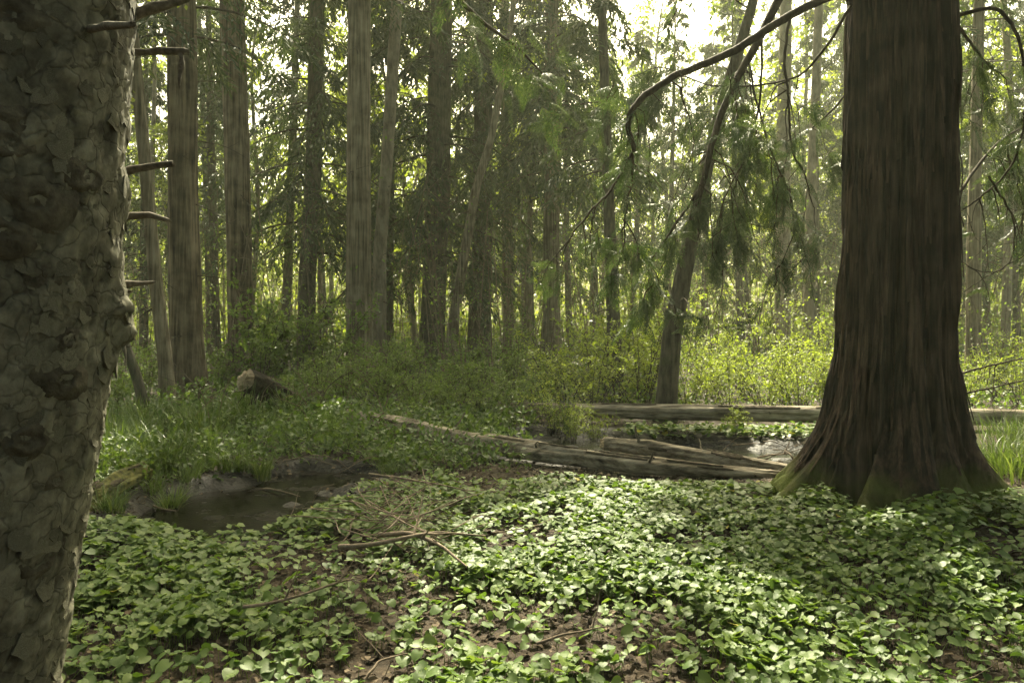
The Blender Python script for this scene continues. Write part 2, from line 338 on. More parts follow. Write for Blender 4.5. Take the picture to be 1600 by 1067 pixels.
def trunk_mesh(mb, path, rad, nt=22, nz=90, ridges=.10, ridge_n=11, flare=.5, flare_h=.9, seed=0, lump=.06):
    """path: (n,3) points from the base up; rad: radii at them"""
    path = np.asarray(path, float); rad = np.asarray(rad, float)
    z = path[:, 2]; t = np.linspace(0, 1, nz) ** 1.35
    zz = z[0] + (z[-1] - z[0]) * t
    cx = np.interp(zz, z, path[:, 0]); cy = np.interp(zz, z, path[:, 1]); r = np.interp(zz, z, rad)
    k = np.ones(5) / 5
    if nz > 20:
        cx[2:-2] = np.convolve(cx, k, 'valid'); cy[2:-2] = np.convolve(cy, k, 'valid')
    a = np.linspace(0, 2 * np.pi, nt, endpoint=False)
    A, Zg = np.meshgrid(a, zz); h = Zg - zz[0]
    R = r[:, None] * (1 + flare * np.exp(-h / (flare_h * .4)) * (.6 + .6 * vn(A / (2 * np.pi) * 6, h * .3, seed + 3, px=6)))
    R = R * (1 + ridges * (vn(A / (2 * np.pi) * ridge_n, h * .35, seed, px=ridge_n) - .5) * 2 + lump * (fbm(A * 1.0 + seed, h * .9, seed + 9) - .45) * 2)
    V = np.stack([cx[:, None] + R * np.cos(A), cy[:, None] + R * np.sin(A), Zg], -1)
    mb.add(V, grid_faces(nz, nt), .5)
    return lambda q: np.stack([np.interp(q, zz, cx), np.interp(q, zz, cy), q], -1)

# ------------------------------------------------------------------ foliage
def conifer_crown(mb, rs, axisfn, z0, z1, nb, L0, L1, droop=.35, hang=.7, twn=20, lfn=10, ls=.17, lw=.27, up=.05, az=None, wood=0, leaf=1, bare=.15):
    t = np.sort(rs.rand(nb)); zb = z0 + (z1 - z0) * t
    a = (np.arange(nb) * 2.39996 + rs.rand(nb) * .8) if az is None else rs.uniform(az[0], az[1], nb)
    L = (L0 + (L1 - L0) * t) * rs.uniform(.65, 1.15, nb)
    d = np.stack([np.cos(a), np.sin(a), np.zeros(nb)], -1); b = axisfn(zb)
    def at(s):   # s (nb,k)
        dr = (droop * L)[:, None] * s ** 2
        return b[:, None, :] + d[:, None, :] * (L[:, None] * s * (1 - .12 * s))[..., None] + np.array([0, 0, 1.0]) * ((up * L)[:, None] * s - dr)[..., None]
    s = np.tile(np.linspace(0, 1, 6), (nb, 1))
    V, f = tubes(at(s), (.006 + .011 * L)[:, None] * (1 - .85 * s), 4); mb.add(V, f, .5, wood)
    st = np.clip(np.linspace(bare, 1, twn)[None, :] + rs.uniform(-.03, .03, (nb, twn)), .02, 1)
    pt = at(st); side = np.where(np.arange(twn) % 2 == 0, 1, -1)[None, :] * np.ones((nb, 1))
    perp = np.stack([-d[:, 1], d[:, 0], np.zeros(nb)], -1)
    td = norm(perp[:, None, :] * side[..., None] * rs.uniform(.45, .9, (nb, twn, 1)) + d[:, None, :] * rs.uniform(.3, .8, (nb, twn, 1)) + np.array([0, 0, -1.0]) * hang * rs.uniform(.5, 1.3, (nb, twn, 1)))
    lt = (L[:, None] * .30 * (1.15 - st) + .14) * rs.uniform(.6, 1.25, (nb, twn))
    u = np.linspace(.08, 1, lfn)
    pos = pt[:, :, None, :] + td[:, :, None, :] * (lt[..., None] * u)[..., None] + np.array([0, 0, -.35]) * (lt[..., None] * u ** 2)[..., None]
    sd = np.where(np.arange(lfn) % 2 == 0, 1, -1)
    lp = norm(np.cross(td, np.array([0, 0, 1.0]) + rs.normal(0, .3, td.shape)))
    ld = norm(td[:, :, None, :] + lp[:, :, None, :] * (sd * .75)[None, None, :, None] + rs.normal(0, .25, pos.shape) + np.array([0, 0, -.25]))
    n = rs.normal(0, .55, pos.shape) + np.array([0, 0, 1.0])
    pos = pos.reshape(-1, 3); K = len(pos)
    sz = ls * rs.uniform(.7, 1.4, K)
    V, f = inst(*T_DIA, pos, basis(ld.reshape(-1, 3), n.reshape(-1, 3)), np.stack([sz, sz * lw, sz], -1))
    bv = np.repeat(rs.uniform(.0, .5, nb), twn * lfn) + rs.uniform(0, .5, K)
    mb.add(V, f, np.repeat(bv, 4), leaf)

def leafy_crown(mb, rs, axisfn, z0, z1, nb, L0, L1, nl=40, size=.09, up=.7, spread=.35, wood=0, leaf=1):
    t = rs.rand(nb); zb = z0 + (z1 - z0) * t; a = rs.uniform(0, 2 * np.pi, nb)
    L = (L0 + (L1 - L0) * t) * rs.uniform(.6, 1.2, nb)
    d = norm(np.stack([np.cos(a), np.sin(a), rs.uniform(.2, 1, nb) * up], -1)); b = axisfn(zb)
    s = np.linspace(0, 1, 6); wob = rs.normal(0, .05, (nb, 6, 3)) * L[:, None, None] * s[None, :, None]
    pts = b[:, None, :] + d[:, None, :] * (L[:, None] * s)[..., None] + wob
    V, f = tubes(pts, (.004 + .008 * L)[:, None] * (1 - .8 * s), 3); mb.add(V, f, .5, wood)
    # twigs
    nt = 7; st = rs.uniform(.25, 1, (nb, nt)); i0 = np.minimum((st * 5).astype(int), 4); fr = (st * 5 - i0)[..., None]
    bi = np.arange(nb)[:, None]
    tp = pts[bi, i0] * (1 - fr) + pts[bi, i0 + 1] * fr
    tdir = norm(d[:, None, :] * .5 + rs.normal(0, .6, (nb, nt, 3)) + np.array([0, 0, .1]))
    tl = (L[:, None] * .32 * rs.uniform(.5, 1.2, (nb, nt)))
    q = np.linspace(0, 1, 3)
    tw = tp[:, :, None, :] + tdir[:, :, None, :] * (tl[..., None] * q)[..., None]
    V, f = tubes(tw.reshape(-1, 3, 3), np.tile([.004, .003, .0015], (nb * nt, 1)), 3); mb.add(V, f, .5, wood)
    k = max(1, nl // nt); u = rs.uniform(.2, 1.05, (nb, nt, k))
    pos = tp[:, :, None, :] + tdir[:, :, None, :] * (tl[..., None] * u)[..., None] + rs.normal(0, spread * .14, (nb, nt, k, 3))
    pos = pos.reshape(-1, 3); K = len(pos)
    ld = norm(rs.normal(0, 1, (K, 3)) + np.array([0, 0, -.3])); n = rs.normal(0, .6, (K, 3)) + np.array([0, 0, 1.0])
    sz = size * rs.uniform(.6, 1.3, K)
    V, f = inst(*T_DIA, pos, basis(ld, n), np.stack([sz, sz * .6, sz], -1))
    mb.add(V, f, np.repeat(np.clip(np.repeat(rs.uniform(0, .5, nb), nt * k) + rs.uniform(0, .5, K), 0, 1), 4), leaf)

def spray_template(n=12, L=1.0):
    """flat drooping cedar spray: axis with alternate branchlets, each a row of small scale-leaf blades"""
    V = []; Fc = []; c = 0; r = RS(3)
    def leaf(p, d, l, w):
        nonlocal c
        v, f = inst(T_DIA[0], T_DIA[1], p[None], basis(d[None], np.array([[r.normal(0, .25), r.normal(0, .25), 1.0]])), np.array([[l, w, l]]))
        V.append(v); Fc.append(f + c); c += len(v)
    for i in range(n):
        s = (i + .5) / n; p = np.array([s * L, .04 * math.sin(7 * s), -.35 * s * s * L])
        for sd in (1, -1):
            bl = .46 * (1 - s * .8) * L * r.uniform(.65, 1.15); bd = norm(np.array([.8, sd * r.uniform(.55, .95), -.25 - .5 * s]))
            leaf(p, bd, bl * .6, .026 * L)
            for u, sg in ((.25, 1), (.4, -1), (.55, 1), (.68, -1), (.8, 1)):
                q = p + bd * bl * u + np.array([0, 0, -.25 * bl * u * u]); leaf(q, norm(bd + sg * np.array([.45, -.45 * sd, 0]) + np.array([0, 0, -.25])), bl * r.uniform(.28, .42), .03 * L)
        leaf(p, norm(np.array([1, 0, -.7 * s])), .14 * L, .03 * L)
    return np.concatenate(V), np.concatenate(Fc)
T_SPRAY = spray_template()

# ------------------------------------------------------------------ trees placed by what the photograph shows
def tree(name, label, d, pts, H, bark, crowns=(), foliage='conifer', group=None, seed=0, ridges=.10, ridge_n=11, flare=.45, nt=44, nz=140, cat='tree'):
    """pts: (row, column, width in px) from the base up; d: metres ahead"""
    rs = RS(seed)
    pp = [P(x, y, d) for y, x, w in pts]; rr = [w / F * d * .5 for y, x, w in pts]
    base = pp[0].copy(); base[2] = float(gz(base[0], base[1])) - .15
    pp = [base] + pp[1:]
    sl = (pp[-1] - pp[-2]) / max(pp[-1][2] - pp[-2][2], .1)
    top = pp[-1] + sl * .6 * (H - pp[-1][2]); top[2] = H
    path = np.array(pp + [top]); rad = np.array(rr + [rr[-1] * .25])
    o = base.copy(); path = path - o
    root = thing(name, label, cat, group, loc=tuple(o))
    mb = MB(); fn = trunk_mesh(mb, path, rad, nt=nt, nz=nz, ridges=ridges, ridge_n=ridge_n, flare=flare, seed=seed * 1.7)
    mb.build('trunk', M[bark], root)
    z_hi = min(H * .5, CAMZ + HOR / F * d + .5) - o[2]
    for _ in range(9 if bark != 'pale_bark' else 4):
        zb = rs.uniform(1.2, max(1.6, z_hi)); a = rs.uniform(0, 2 * PI); L = rs.uniform(.25, 1.1); q = np.linspace(0, 1, 7); r0 = float(np.interp(zb, path[:, 2], rad)) * .8
        dv = np.array([math.cos(a), math.sin(a), rs.uniform(-.35, .25)]); p = fn(np.array([zb]))[0] + dv * (r0 + L * q)[:, None] + np.array([0, 0, -.25 * L]) * (q ** 2)[:, None] + np.cumsum(rs.normal(0, .012, (7, 3)), 0)
        lb = MB(); lb.add(*tubes(p, rs.uniform(.007, .016) * (1 - .75 * q), 5))
        for k in range(rs.randint(1, 4)):
            j = rs.randint(2, 6); p2 = p[j] + norm(dv + rs.normal(0, .7, 3)) * np.linspace(0, L * .4, 5)[:, None] + np.cumsum(rs.normal(0, .008, (5, 3)), 0) * np.linspace(0, 1, 5)[:, None]; lb.add(*tubes(p2, np.linspace(.005, .002, 5), 4))
        lb.build('dead_branch', M['twig'], root)
    if crowns:
        cb = MB()
        for kind, kw in crowns:
            (conifer_crown if kind == 'c' else leafy_crown)(cb, rs, fn, **kw)
        cb.build('crown', [M['twig'], M[foliage]], root, smooth=False)
    return root, fn

def C(z0, z1, nb, L0, L1, **k): return ('c', dict(z0=z0, z1=z1, nb=nb, L0=L0, L1=L1, **k))
def D(z0, z1, nb, L0, L1, **k): return ('d', dict(z0=z0, z1=z1, nb=nb, L0=L0, L1=L1, **k))
PI = math.pi

tree('cedar_tree', 'furrowed brown cedar trunk with a split pale edge beside the tall straight tan trunk', 13.8,
     [(640, 293, 60), (560, 291, 52), (300, 285, 44), (0, 281, 42)], 21, 'brown_bark', [C(6.5, 19, 45, 2.4, 1.2)], seed=11, ridges=.2, ridge_n=7, flare=.5)
tree('tall_tree', 'tall straight tan trunk with vertical ridges rising behind the sawn log end', 19.5,
     [(592, 378, 44), (560, 377, 40), (200, 369, 38), (0, 363, 38)], 24, 'brown_bark', [C(9.5, 22, 45, 2.6, 1.2)], seed=12, ridges=.08, ridge_n=15, flare=.35)
tree('spruce_tree', 'dark spruce with hanging needle curtains between the tan trunk and the grey ridged trunk', 24,
     [(548, 478, 30), (450, 480, 27), (250, 490, 25), (0, 495, 22)], 23, 'dark_bark', [C(3.2, 22, 90, 3.2, 1.0, droop=.5, hang=1.1, ls=.22)], seed=13)
tree('tall_tree', 'straight grey ridged trunk with a leafy shrub against its foot', 18.5,
     [(592, 560, 42), (560, 560, 38), (250, 560, 37), (0, 561, 35)], 23, 'tan_bark', [C(9, 21, 40, 2.4, 1.2)], seed=14, ridges=.10, ridge_n=17, flare=.3)
tree('slender_tree', 'slender pale trunk leaning slightly beside the grey ridged trunk', 20,
     [(560, 592, 24), (400, 593, 20), (250, 605, 19), (0, 620, 18)], 21, 'pale_bark', [D(9, 20, 26, 1.6, .9)], foliage='decid', seed=15, ridges=.04)
tree('spruce_tree', 'narrow dark spruce trunk just behind the slender pale leaning trunk', 27,
     [(560, 606, 18), (330, 608, 16), (0, 612, 13)], 21, 'dark_bark', [C(4.4, 20, 62, 2.6, .9, droop=.45, hang=1.0, ls=.22)], seed=16)
tree('spruce_tree', 'broad dark spruce trunk with heavy drooping boughs near the middle of the wood', 26,
     [(560, 673, 46), (500, 677, 40), (250, 685, 37), (0, 689, 34)], 26, 'dark_bark', [C(3.4, 25, 140, 4.0, 1.3, droop=.5, hang=1.1, ls=.24)], seed=17, ridges=.12)
tree('crooked_tree', 'crooked pale trunk bending to the side in front of the dark spruces', 22,
     [(545, 700, 20), (490, 710, 17), (400, 725, 15), (290, 745, 14), (215, 768, 12), (100, 790, 10), (0, 803, 8)], 17, 'tan_bark', [D(7, 16, 26, 1.8, 1.0)], foliage='decid', seed=18, ridges=.05)
tree('spruce_tree', 'dark straight spruce trunk just beside the crooked pale trunk', 28,
     [(550, 748, 36), (400, 753, 32), (0, 758, 27)], 25, 'dark_bark', [C(4.8, 24, 104, 3.5, 1.2, droop=.5, hang=1.1, ls=.24)], seed=19)
tree('slender_tree', 'thin brown trunk in the dim middle of the wood behind the crooked trunk', 32,
     [(545, 795, 18), (300, 792, 16), (0, 788, 13)], 20, 'tan_bark', [D(6, 19, 24, 1.8, 1.0)], foliage='decid', seed=20)
tree('slender_tree', 'thin forked-looking brown trunk left of the pale mossy trunk in the wood', 33,
     [(545, 826, 20), (300, 822, 17), (0, 832, 14)], 21, 'dark_bark', [D(6, 20, 24, 1.8, 1.0)], foliage='decid', seed=21)
tree('spruce_tree', 'pale mossy spruce trunk with hanging boughs left of the bright clearing', 25,
     [(560, 862, 28), (300, 862, 25), (0, 862, 21)], 23, 'tan_bark', [C(5.6, 13, 75, 3.0, 2.0, droop=.5, hang=1.1, ls=.22), C(13, 22, 22, 1.6, .8)], seed=22)
tree('spruce_tree', 'thin dark trunk standing behind the yellow-green shrubs left of the leaning trunk', 17,
     [(560, 962, 24), (450, 957, 20), (300, 950, 17), (0, 940, 13)], 15, 'dark_bark', [C(4.2, 14, 34, 1.7, .8, droop=.4, hang=.9)], seed=23)
tree('leaning_tree', 'dark leaning trunk rising to the right out of the yellow-green shrubs', 11.8,
     [(636, 1037, 34), (520, 1050, 31), (400, 1073, 26), (250, 1106, 21), (120, 1142, 19), (0, 1178, 15)], 10.5, 'dark_bark', [D(5.5, 10, 18, 1.6, 1.0)], foliage='decid', seed=24, ridges=.08)
tree('slender_tree', 'slim trunk seen past the looping branches at the far edge beyond the big cedar', 20,
     [(560, 1520, 22), (300, 1523, 19), (0, 1530, 16)], 18, 'tan_bark', [C(6, 17, 40, 2.0, 1.0, droop=.4, hang=.9)], seed=25)
tree('slender_tree', 'slim pale trunk close to the left edge of the big cedar trunk', 24,
     [(560, 1262, 18), (300, 1268, 15), (0, 1280, 12)], 19, 'pale_bark', [D(6, 18, 30, 1.9, 1.0)], foliage='decid', seed=26)
tree('slender_tree', 'pale straight trunk in the wood between leaning trunk and big cedar', 27,
     [(560, 1222, 26), (300, 1224, 22), (0, 1228, 18)], 21, 'pale_bark', [D(7, 20, 26, 1.9, 1.0)], foliage='decid', seed=27)
tree('slender_tree', 'thin bent grey stem left of the furrowed cedar trunk', 12.2,
     [(606, 264, 26), (560, 258, 22), (450, 244, 20), (250, 226, 19), (60, 208, 17)], 12, 'tan_bark', [D(5.5, 11.5, 16, 1.3, .8)], foliage='decid', seed=28, ridges=.04, flare=.2)
tree('slender_tree', 'short dark leaning stem close beside the foreground trunk above the sedge', 10.6,
     [(650, 238, 18), (590, 214, 16), (520, 190, 14), (300, 150, 12)], 7.5, 'dark_bark', [D(3.6, 7, 12, 1.1, .6)], foliage='decid', seed=29, ridges=.04, flare=.2)

# ------------------------------------------------------------------ copies: the further wood, and the wood around the viewer
def proto_conifer(seed, H, z0, L0, r, nb):
    rs = RS(seed); root = thing('far_conifer', '-', 'tree')
    mb = MB(); path = np.array([[0, 0, -.2], [rs.normal(0, .1), 0, H * .4], [rs.normal(0, .25), rs.normal(0, .2), H]])
    fn = trunk_mesh(mb, path, [r, r * .8, r * .15], nt=10, nz=30, seed=seed); mb.build('trunk', M['dark_bark'], root)
    cb = MB(); conifer_crown(cb, rs, fn, z0, H - .3, nb, L0, .7, droop=.45, hang=.9, twn=14, lfn=8, ls=.26, lw=.30); cb.build('crown', [M['twig'], M['conifer']], root, smooth=False)
    return root
def proto_decid(seed, H, z0, r, mat, nb=36):
    rs = RS(seed); root = thing('far_tree', '-', 'tree')
    mb = MB(); path = np.array([[0, 0, -.2], [rs.normal(0, .45), rs.normal(0, .3), H * .35], [rs.normal(0, .9), rs.normal(0, .4), H * .7], [rs.normal(0, 1.4), rs.normal(0, .5), H]])
    fn = trunk_mesh(mb, path, [r, r * .8, r * .5, r * .12], nt=8, nz=30, seed=seed, flare=.2); mb.build('trunk', M[mat], root)
    cb = MB(); leafy_crown(cb, rs, fn, z0, H - .3, nb, 2.6, 1.3, nl=84, size=.19, spread=.9); cb.build('crown', [M['twig'], M['decid']], root, smooth=False)
    return root
con = [proto_conifer(100 + i, 20 + 2.2 * i, 3.5 + i, 2.8, .22, 80) for i in range(3)]
dec = [proto_decid(110 + i, 15 + 1.7 * i, 3.0 + .8 * i, .08 + .02 * i, ['pale_bark', 'tan_bark', 'dark_bark', 'pale_bark'][i]) for i in range(4)]
rs = RS(5); used = set(); spots = []
def place(proto, x, y, label, group, s=1.0):
    o = proto if proto.name not in used else copy_tree(proto)
    used.add(proto.name); used.add(o.name)
    o.location = (x, y, float(gz(x, y)) - .05); o.rotation_euler = (rs.normal(0, .03), rs.normal(0, .03), rs.uniform(0, 6.28)); o.scale = (s, s, s)
    tag(o, label, 'tree', group); return o
LAND = [(-400, 'edge'), (185, 'foreground spruce'), (287, 'furrowed cedar'), (373, 'straight tan trunk'), (481, 'curtained spruce'), (560, 'grey ridged trunk'), (680, 'broad dark spruce'),
        (725, 'crooked trunk'), (862, 'pale mossy trunk'), (956, 'thin dark trunk'), (1072, 'leaning trunk'), (1315, 'big cedar'), (1500, 'big cedar'), (1601, 'edge'), (9999, 'edge')]
ORD = ['first', 'second', 'third', 'fourth', 'fifth', 'sixth', 'seventh', 'eighth', 'ninth', 'tenth', 'eleventh', 'twelfth', 'thirteenth', 'fourteenth', 'fifteenth', 'sixteenth', 'seventeenth', 'eighteenth', 'nineteenth', 'twentieth']
def by_place(phrase, items):
    '''gives each thing a label counting it off between the landmarks that stand either side of it'''
    cnt = {}
    for px, ob in sorted(items, key=lambda q: q[0]):
        i = max(k for k in range(len(LAND)) if LAND[k][0] <= px) if px >= -400 else 0
        c = cnt.get(i, 0); cnt[i] = c + 1
        ob['label'] = '%s, %s from the %s towards the %s' % (phrase, ORD[min(c, 19)], LAND[i][1], LAND[min(i + 1, len(LAND) - 1)][1])
far_c, far_d = [], []
n = 0; tries = 0
while n < 80 and tries < 4000:
    tries += 1
    y = 27 + 33 * rs.rand() ** .8; x = rs.uniform(-.72, .72) * y
    if 860 < 800 + x / y * F < 1340 and y < 37: continue
    if any((x - a) ** 2 + (y - b) ** 2 < 1.6 for a, b in spots): continue
    spots.append((x, y)); n += 1
    px = 800 + x / y * F
    gap = 870 < px < 1330 or 600 < px < 640
    if rs.rand() < .25 and not gap: ob = place(con[rs.randint(3)], x, y, 'dark conifer among the distant trees of the hazy wood', 'conifers in the hazy distance', rs.uniform(.8, 1.05)); far_c.append((px, ob))
    else: ob = place(dec[rs.randint(4)], x, y, 'thin pale tree among the many distant stems of the hazy wood', 'thin trees in the hazy distance', rs.uniform(.8, 1.25)); far_d.append((px, ob))
by_place('dark distant conifer', [q for q in far_c if 150 < q[0] < 1600]); by_place('thin distant stem', [q for q in far_d if 150 < q[0] < 1600])
extra = []
for px, d, k, s_ in [(890, 38, 0, .8), (985, 44, 1, .8), (1040, 36, 2, .68), (1100, 40, 0, .8), (1160, 34, 1, .72), (1215, 42, 2, .75), (1275, 36, 0, .8), (1330, 45, 1, .8), (1490, 33, 0, .72), (1545, 38, 1, .75), (1590, 32, 2, .66), (1625, 36, 0, .8), (925, 48, 2, .85), (760, 40, 0, .9), (830, 44, 1, .9), (330, 34, 2, .8), (225, 30, 0, .8), (1440, 36, 2, .7)]:
    extra.append((px, place(con[k], (px - 800) / F * d, d, '-', 'conifers closing off the wood', s_)))
by_place('drooping background conifer', extra)
# trees outside the picture that shade it
for x, y, k, s in [(-11, 9, 0, 1), (-9, 3, 1, 1), (-14, 16, 2, 1), (10, 2, 0, 1), (12, 11, 1, 1.), (-5, -5, 2, 1), (4, -6, 0, 1.05), (-1, -11, 1, 1), (9, -9, 2, 1), (-10, -9, 0, 1.0), (16, 19, 2, 1), (-19, 24, 0, 1), (0, -19, 0, 1.), (18, -4, 1, 1), (-17, -3, 2, 1), (7.5, -1.5, 2, .9), (8.2, 4.5, 1, .9), (13, -12, 1, 1), (-13, -14, 1, 1)]:
    place(con[k], x, y, 'tall conifer standing outside the picture beside the clearing', 'conifers around the clearing', s)

# ------------------------------------------------------------------ the far wood, one mass
def far_wood():
    rs = RS(41); mb = MB(); n = 520
    y = 52 + 95 * rs.rand(n); x = rs.uniform(-.8, .8, n) * y; h = rs.uniform(9, 24, n); r = rs.uniform(.04, .14, n)
    q = np.linspace(0, 1, 5); lean = rs.normal(0, .05, (n, 2))
    pts = np.stack([x[:, None] + lean[:, :1] * h[:, None] * q, y[:, None] + lean[:, 1:] * h[:, None] * q, gz(x, y)[:, None] - .2 + h[:, None] * q], -1)
    V, f = tubes(pts, r[:, None] * (1 - .8 * q), 5); mb.add(V, f, .5, 0)
    k = 270; t = rs.uniform(.10, 1, (n, k)) ** .9; cl = rs.normal(0, 1, (n, k, 3)) * np.array([1.9, 1.9, .8])
    pos = np.stack([x[:, None] + lean[:, :1] * h[:, None] * t, y[:, None] + lean[:, 1:] * h[:, None] * t, h[:, None] * t], -1) + cl
    pos = pos.reshape(-1, 3); pos[:, 2] = np.maximum(pos[:, 2], .2); K = len(pos)
    ld = norm(rs.normal(0, 1, (K, 3))); nn = rs.normal(0, .6, (K, 3)) + np.array([0, 0, 1.0]); sz = rs.uniform(.25, .75, K)
    V, f = inst(*T_DIA, pos, basis(ld, nn), np.stack([sz, sz * .55, sz], -1)); mb.add(V, f, np.repeat(rs.rand(K), 4), 1)
    n = 26000; y = 36 + 110 * rs.rand(n) ** 1.5; x = rs.uniform(-.85, .85, n) * y; sz = rs.uniform(.2, .55, n); pos = np.stack([x, y, gz(x, y) + 1.6 * rs.rand(n) ** 1.5], -1)
    V, f = inst(*T_DIA, pos, basis(norm(rs.normal(0, 1, (n, 3))), rs.normal(0, .6, (n, 3)) + np.array([0, 0, 1.0])), np.stack([sz, sz * .6, sz], -1)); mb.add(V, f, np.repeat(rs.rand(n) * .6, 4), 1)
    tag(mb.build('far_woodland', [M['tan_bark'], M['decid']], smooth=False), 'distant woodland of thin stems and spring leaves fading into haze', 'woodland', kind='stuff')
far_wood()

def brush():
    """thin whippy saplings and dead stems filling the wood floor behind the shrubs"""
    rs = RS(42); mb = MB(); n = 1150
    y = 16 + 34 * rs.rand(n); x = rs.uniform(-.82, .82, n) * y; h = rs.uniform(1.2, 5.5, n); r = rs.uniform(.006, .022, n)
    q = np.linspace(0, 1, 6); lean = rs.normal(0, .10, (n, 2)); bend = rs.normal(0, .12, (n, 2))
    pts = np.stack([x[:, None] + h[:, None] * (lean[:, :1] * q + bend[:, :1] * q ** 2), y[:, None] + h[:, None] * (lean[:, 1:] * q + bend[:, 1:] * q ** 2), gz(x, y)[:, None] - .1 + h[:, None] * q], -1)
    V, f = tubes(pts, r[:, None] * (1 - .8 * q), 4); mb.add(V, f, .5, 0)
    k = 7; i = rs.randint(2, 6, (n, k)); p0 = pts[np.arange(n)[:, None], i]
    td = norm(rs.normal(0, 1, (n, k, 3)) * np.array([1, 1, .5]) + np.array([0, 0, .4])); tl = h[:, None] * rs.uniform(.1, .3, (n, k))
    qq = np.linspace(0, 1, 3); tw = p0[:, :, None, :] + td[:, :, None, :] * (tl[..., None] * qq)[..., None]
    V, f = tubes(tw.reshape(-1, 3, 3), np.tile([.006, .004, .002], (n * k, 1)), 3); mb.add(V, f, .5, 0)
    m = 3; u = rs.rand(n, k, m); pos = (p0[:, :, None, :] + td[:, :, None, :] * (tl[..., None] * u)[..., None] + rs.normal(0, .05, (n, k, m, 3))).reshape(-1, 3); K = len(pos)
    sz = rs.uniform(.05, .11, K); V, f = inst(*T_DIA, pos, basis(norm(rs.normal(0, 1, (K, 3))), rs.normal(0, .6, (K, 3)) + np.array([0, 0, 1.0])), np.stack([sz, sz * .55, sz], -1))
    mb.add(V, f, np.repeat(rs.rand(K), 4), 1)
    tag(mb.build('brushwood_thicket', [M['dead_twig'], M['feather']], smooth=False), 'thicket of whippy saplings and bare stems on the wood floor', 'thicket', kind='stuff')
brush()

# ------------------------------------------------------------------ low undergrowth beyond the foreground
def undergrowth():
    rs = RS(43); mb = MB(); n = 110000
    y = 7.0 + 32 * rs.rand(n) ** 1.6; x = rs.uniform(-.82, .82, n) * y
    h = hollow(x, y); den = sstep(.30, .62, fbm(x * .8, y * .8, 8.0)) 
    keep = (h < .3) & (rs.rand(n) < .3 + .7 * den) & ((y > 7.8) | (x < -3.2)) & ((x < .2) | (y > 11.3))
    x, y, den = x[keep], y[keep], den[keep]; n = len(x)
    z = gz(x, y) + rs.rand(n) ** 1.3 * (.10 + .40 * den * (1 + .5 * sstep(14, 25, y)))
    bx = rs.uniform(-5.5, .4, 26000); by = rs.uniform(7.2, 11.2, 26000); kb = (hollow(bx, by) < .45) & (by > np.interp(bx, [-3.2, -1.4, -1.1, .4], [6.9, 7.7, 7.6, 8.6])) & (rs.rand(26000) < .3 + .7 * sstep(.35, .5, fbm(bx * 1.3, by * 1.3, 77.0)))
    bx, by = bx[kb], by[kb]; x = np.concatenate([x, bx]); y = np.concatenate([y, by]); z = np.concatenate([z, gz(bx, by) + rs.rand(len(bx)) ** 1.4 * .26]); den = np.concatenate([den, rs.rand(len(bx)) * .8]); n = len(x)
    sz = rs.uniform(.04, .085, n) * (1 + .05 * (y - 9)); pos = np.stack([x, y, z], -1)
    V, f = inst(*T_DIA, pos, basis(norm(rs.normal(0, 1, (n, 3)) + np.array([0, 0, .2])), rs.normal(0, .5, (n, 3)) + np.array([0, 0, 1.0])), np.stack([sz, sz * .6, sz], -1))
    mb.add(V, f, np.repeat(np.clip(rs.rand(n) * .7 + .3 * den, 0, 1), 4))
    tag(mb.build('undergrowth', M['under'], smooth=False), 'low green undergrowth covering the wood floor beyond the logs', 'undergrowth', kind='stuff')
undergrowth()

# ------------------------------------------------------------------ shrubs
def shrub_proto(name, seed, h, w, ns, ntw, nl, size, mat, droop=.15):
    rs = RS(seed); root = thing(name, '-', 'shrub')
    a = rs.uniform(0, 2 * np.pi, ns); sp = w * np.sqrt(rs.rand(ns)); hh = h * rs.uniform(.6, 1.1, ns)
    q = np.linspace(0, 1, 7)
    dx = np.cos(a) * sp; dy = np.sin(a) * sp
    wob = np.cumsum(rs.normal(0, .02, (ns, 7, 3)), 1) * h
    pts = np.stack([dx[:, None] * (.15 + .85 * q ** 1.4), dy[:, None] * (.15 + .85 * q ** 1.4), -.08 + hh[:, None] * (q - droop * q ** 3)], -1) + wob * q[None, :, None]
    mb = MB(); V, f = tubes(pts, .009 * (1 - .8 * q)[None, :] * np.ones((ns, 1)), 4); mb.add(V, f)
    st = rs.uniform(.2, 1, (ns, ntw)); i0 = np.minimum((st * 6).astype(int), 5); fr = (st * 6 - i0)[..., None]; bi = np.arange(ns)[:, None]
    tp = pts[bi, i0] * (1 - fr) + pts[bi, i0 + 1] * fr
    td = norm(rs.normal(0, 1, (ns, ntw, 3)) * np.array([1, 1, .45]) + np.array([0, 0, .35])); tl = h * rs.uniform(.10, .26, (ns, ntw))
    qq = np.linspace(0, 1, 3); tw = tp[:, :, None, :] + td[:, :, None, :] * (tl[..., None] * qq)[..., None]
    V, f = tubes(tw.reshape(-1, 3, 3), np.tile([.004, .003, .0015], (ns * ntw, 1)), 3); mb.add(V, f)
    mb.build('stems', M['twig'], root)
    lb = MB(); u = np.sort(rs.uniform(.1, 1.05, (ns, ntw, nl)), -1)
    pos = tp[:, :, None, :] + td[:, :, None, :] * (tl[..., None] * u)[..., None] + rs.normal(0, .012, (ns, ntw, nl, 3))
    ld = norm(td[:, :, None, :] * .5 + rs.normal(0, .7, pos.shape) + np.array([0, 0, -.15])).reshape(-1, 3); pos = pos.reshape(-1, 3); K = len(pos)
    sz = size * rs.uniform(.6, 1.3, K); nn = rs.normal(0, .4, (K, 3)) + np.array([0, 0, 1.0])
    V, f = inst(*T_DIA, pos, basis(ld, nn), np.stack([sz, sz * .55, sz], -1))
    va = np.clip(np.repeat(rs.uniform(0, .4, ns * ntw), nl) + rs.uniform(0, .6, K), 0, 1); lb.add(V, f, np.repeat(va, 4))
    lb.build('leaves', M[mat], root, smooth=False)
    return root
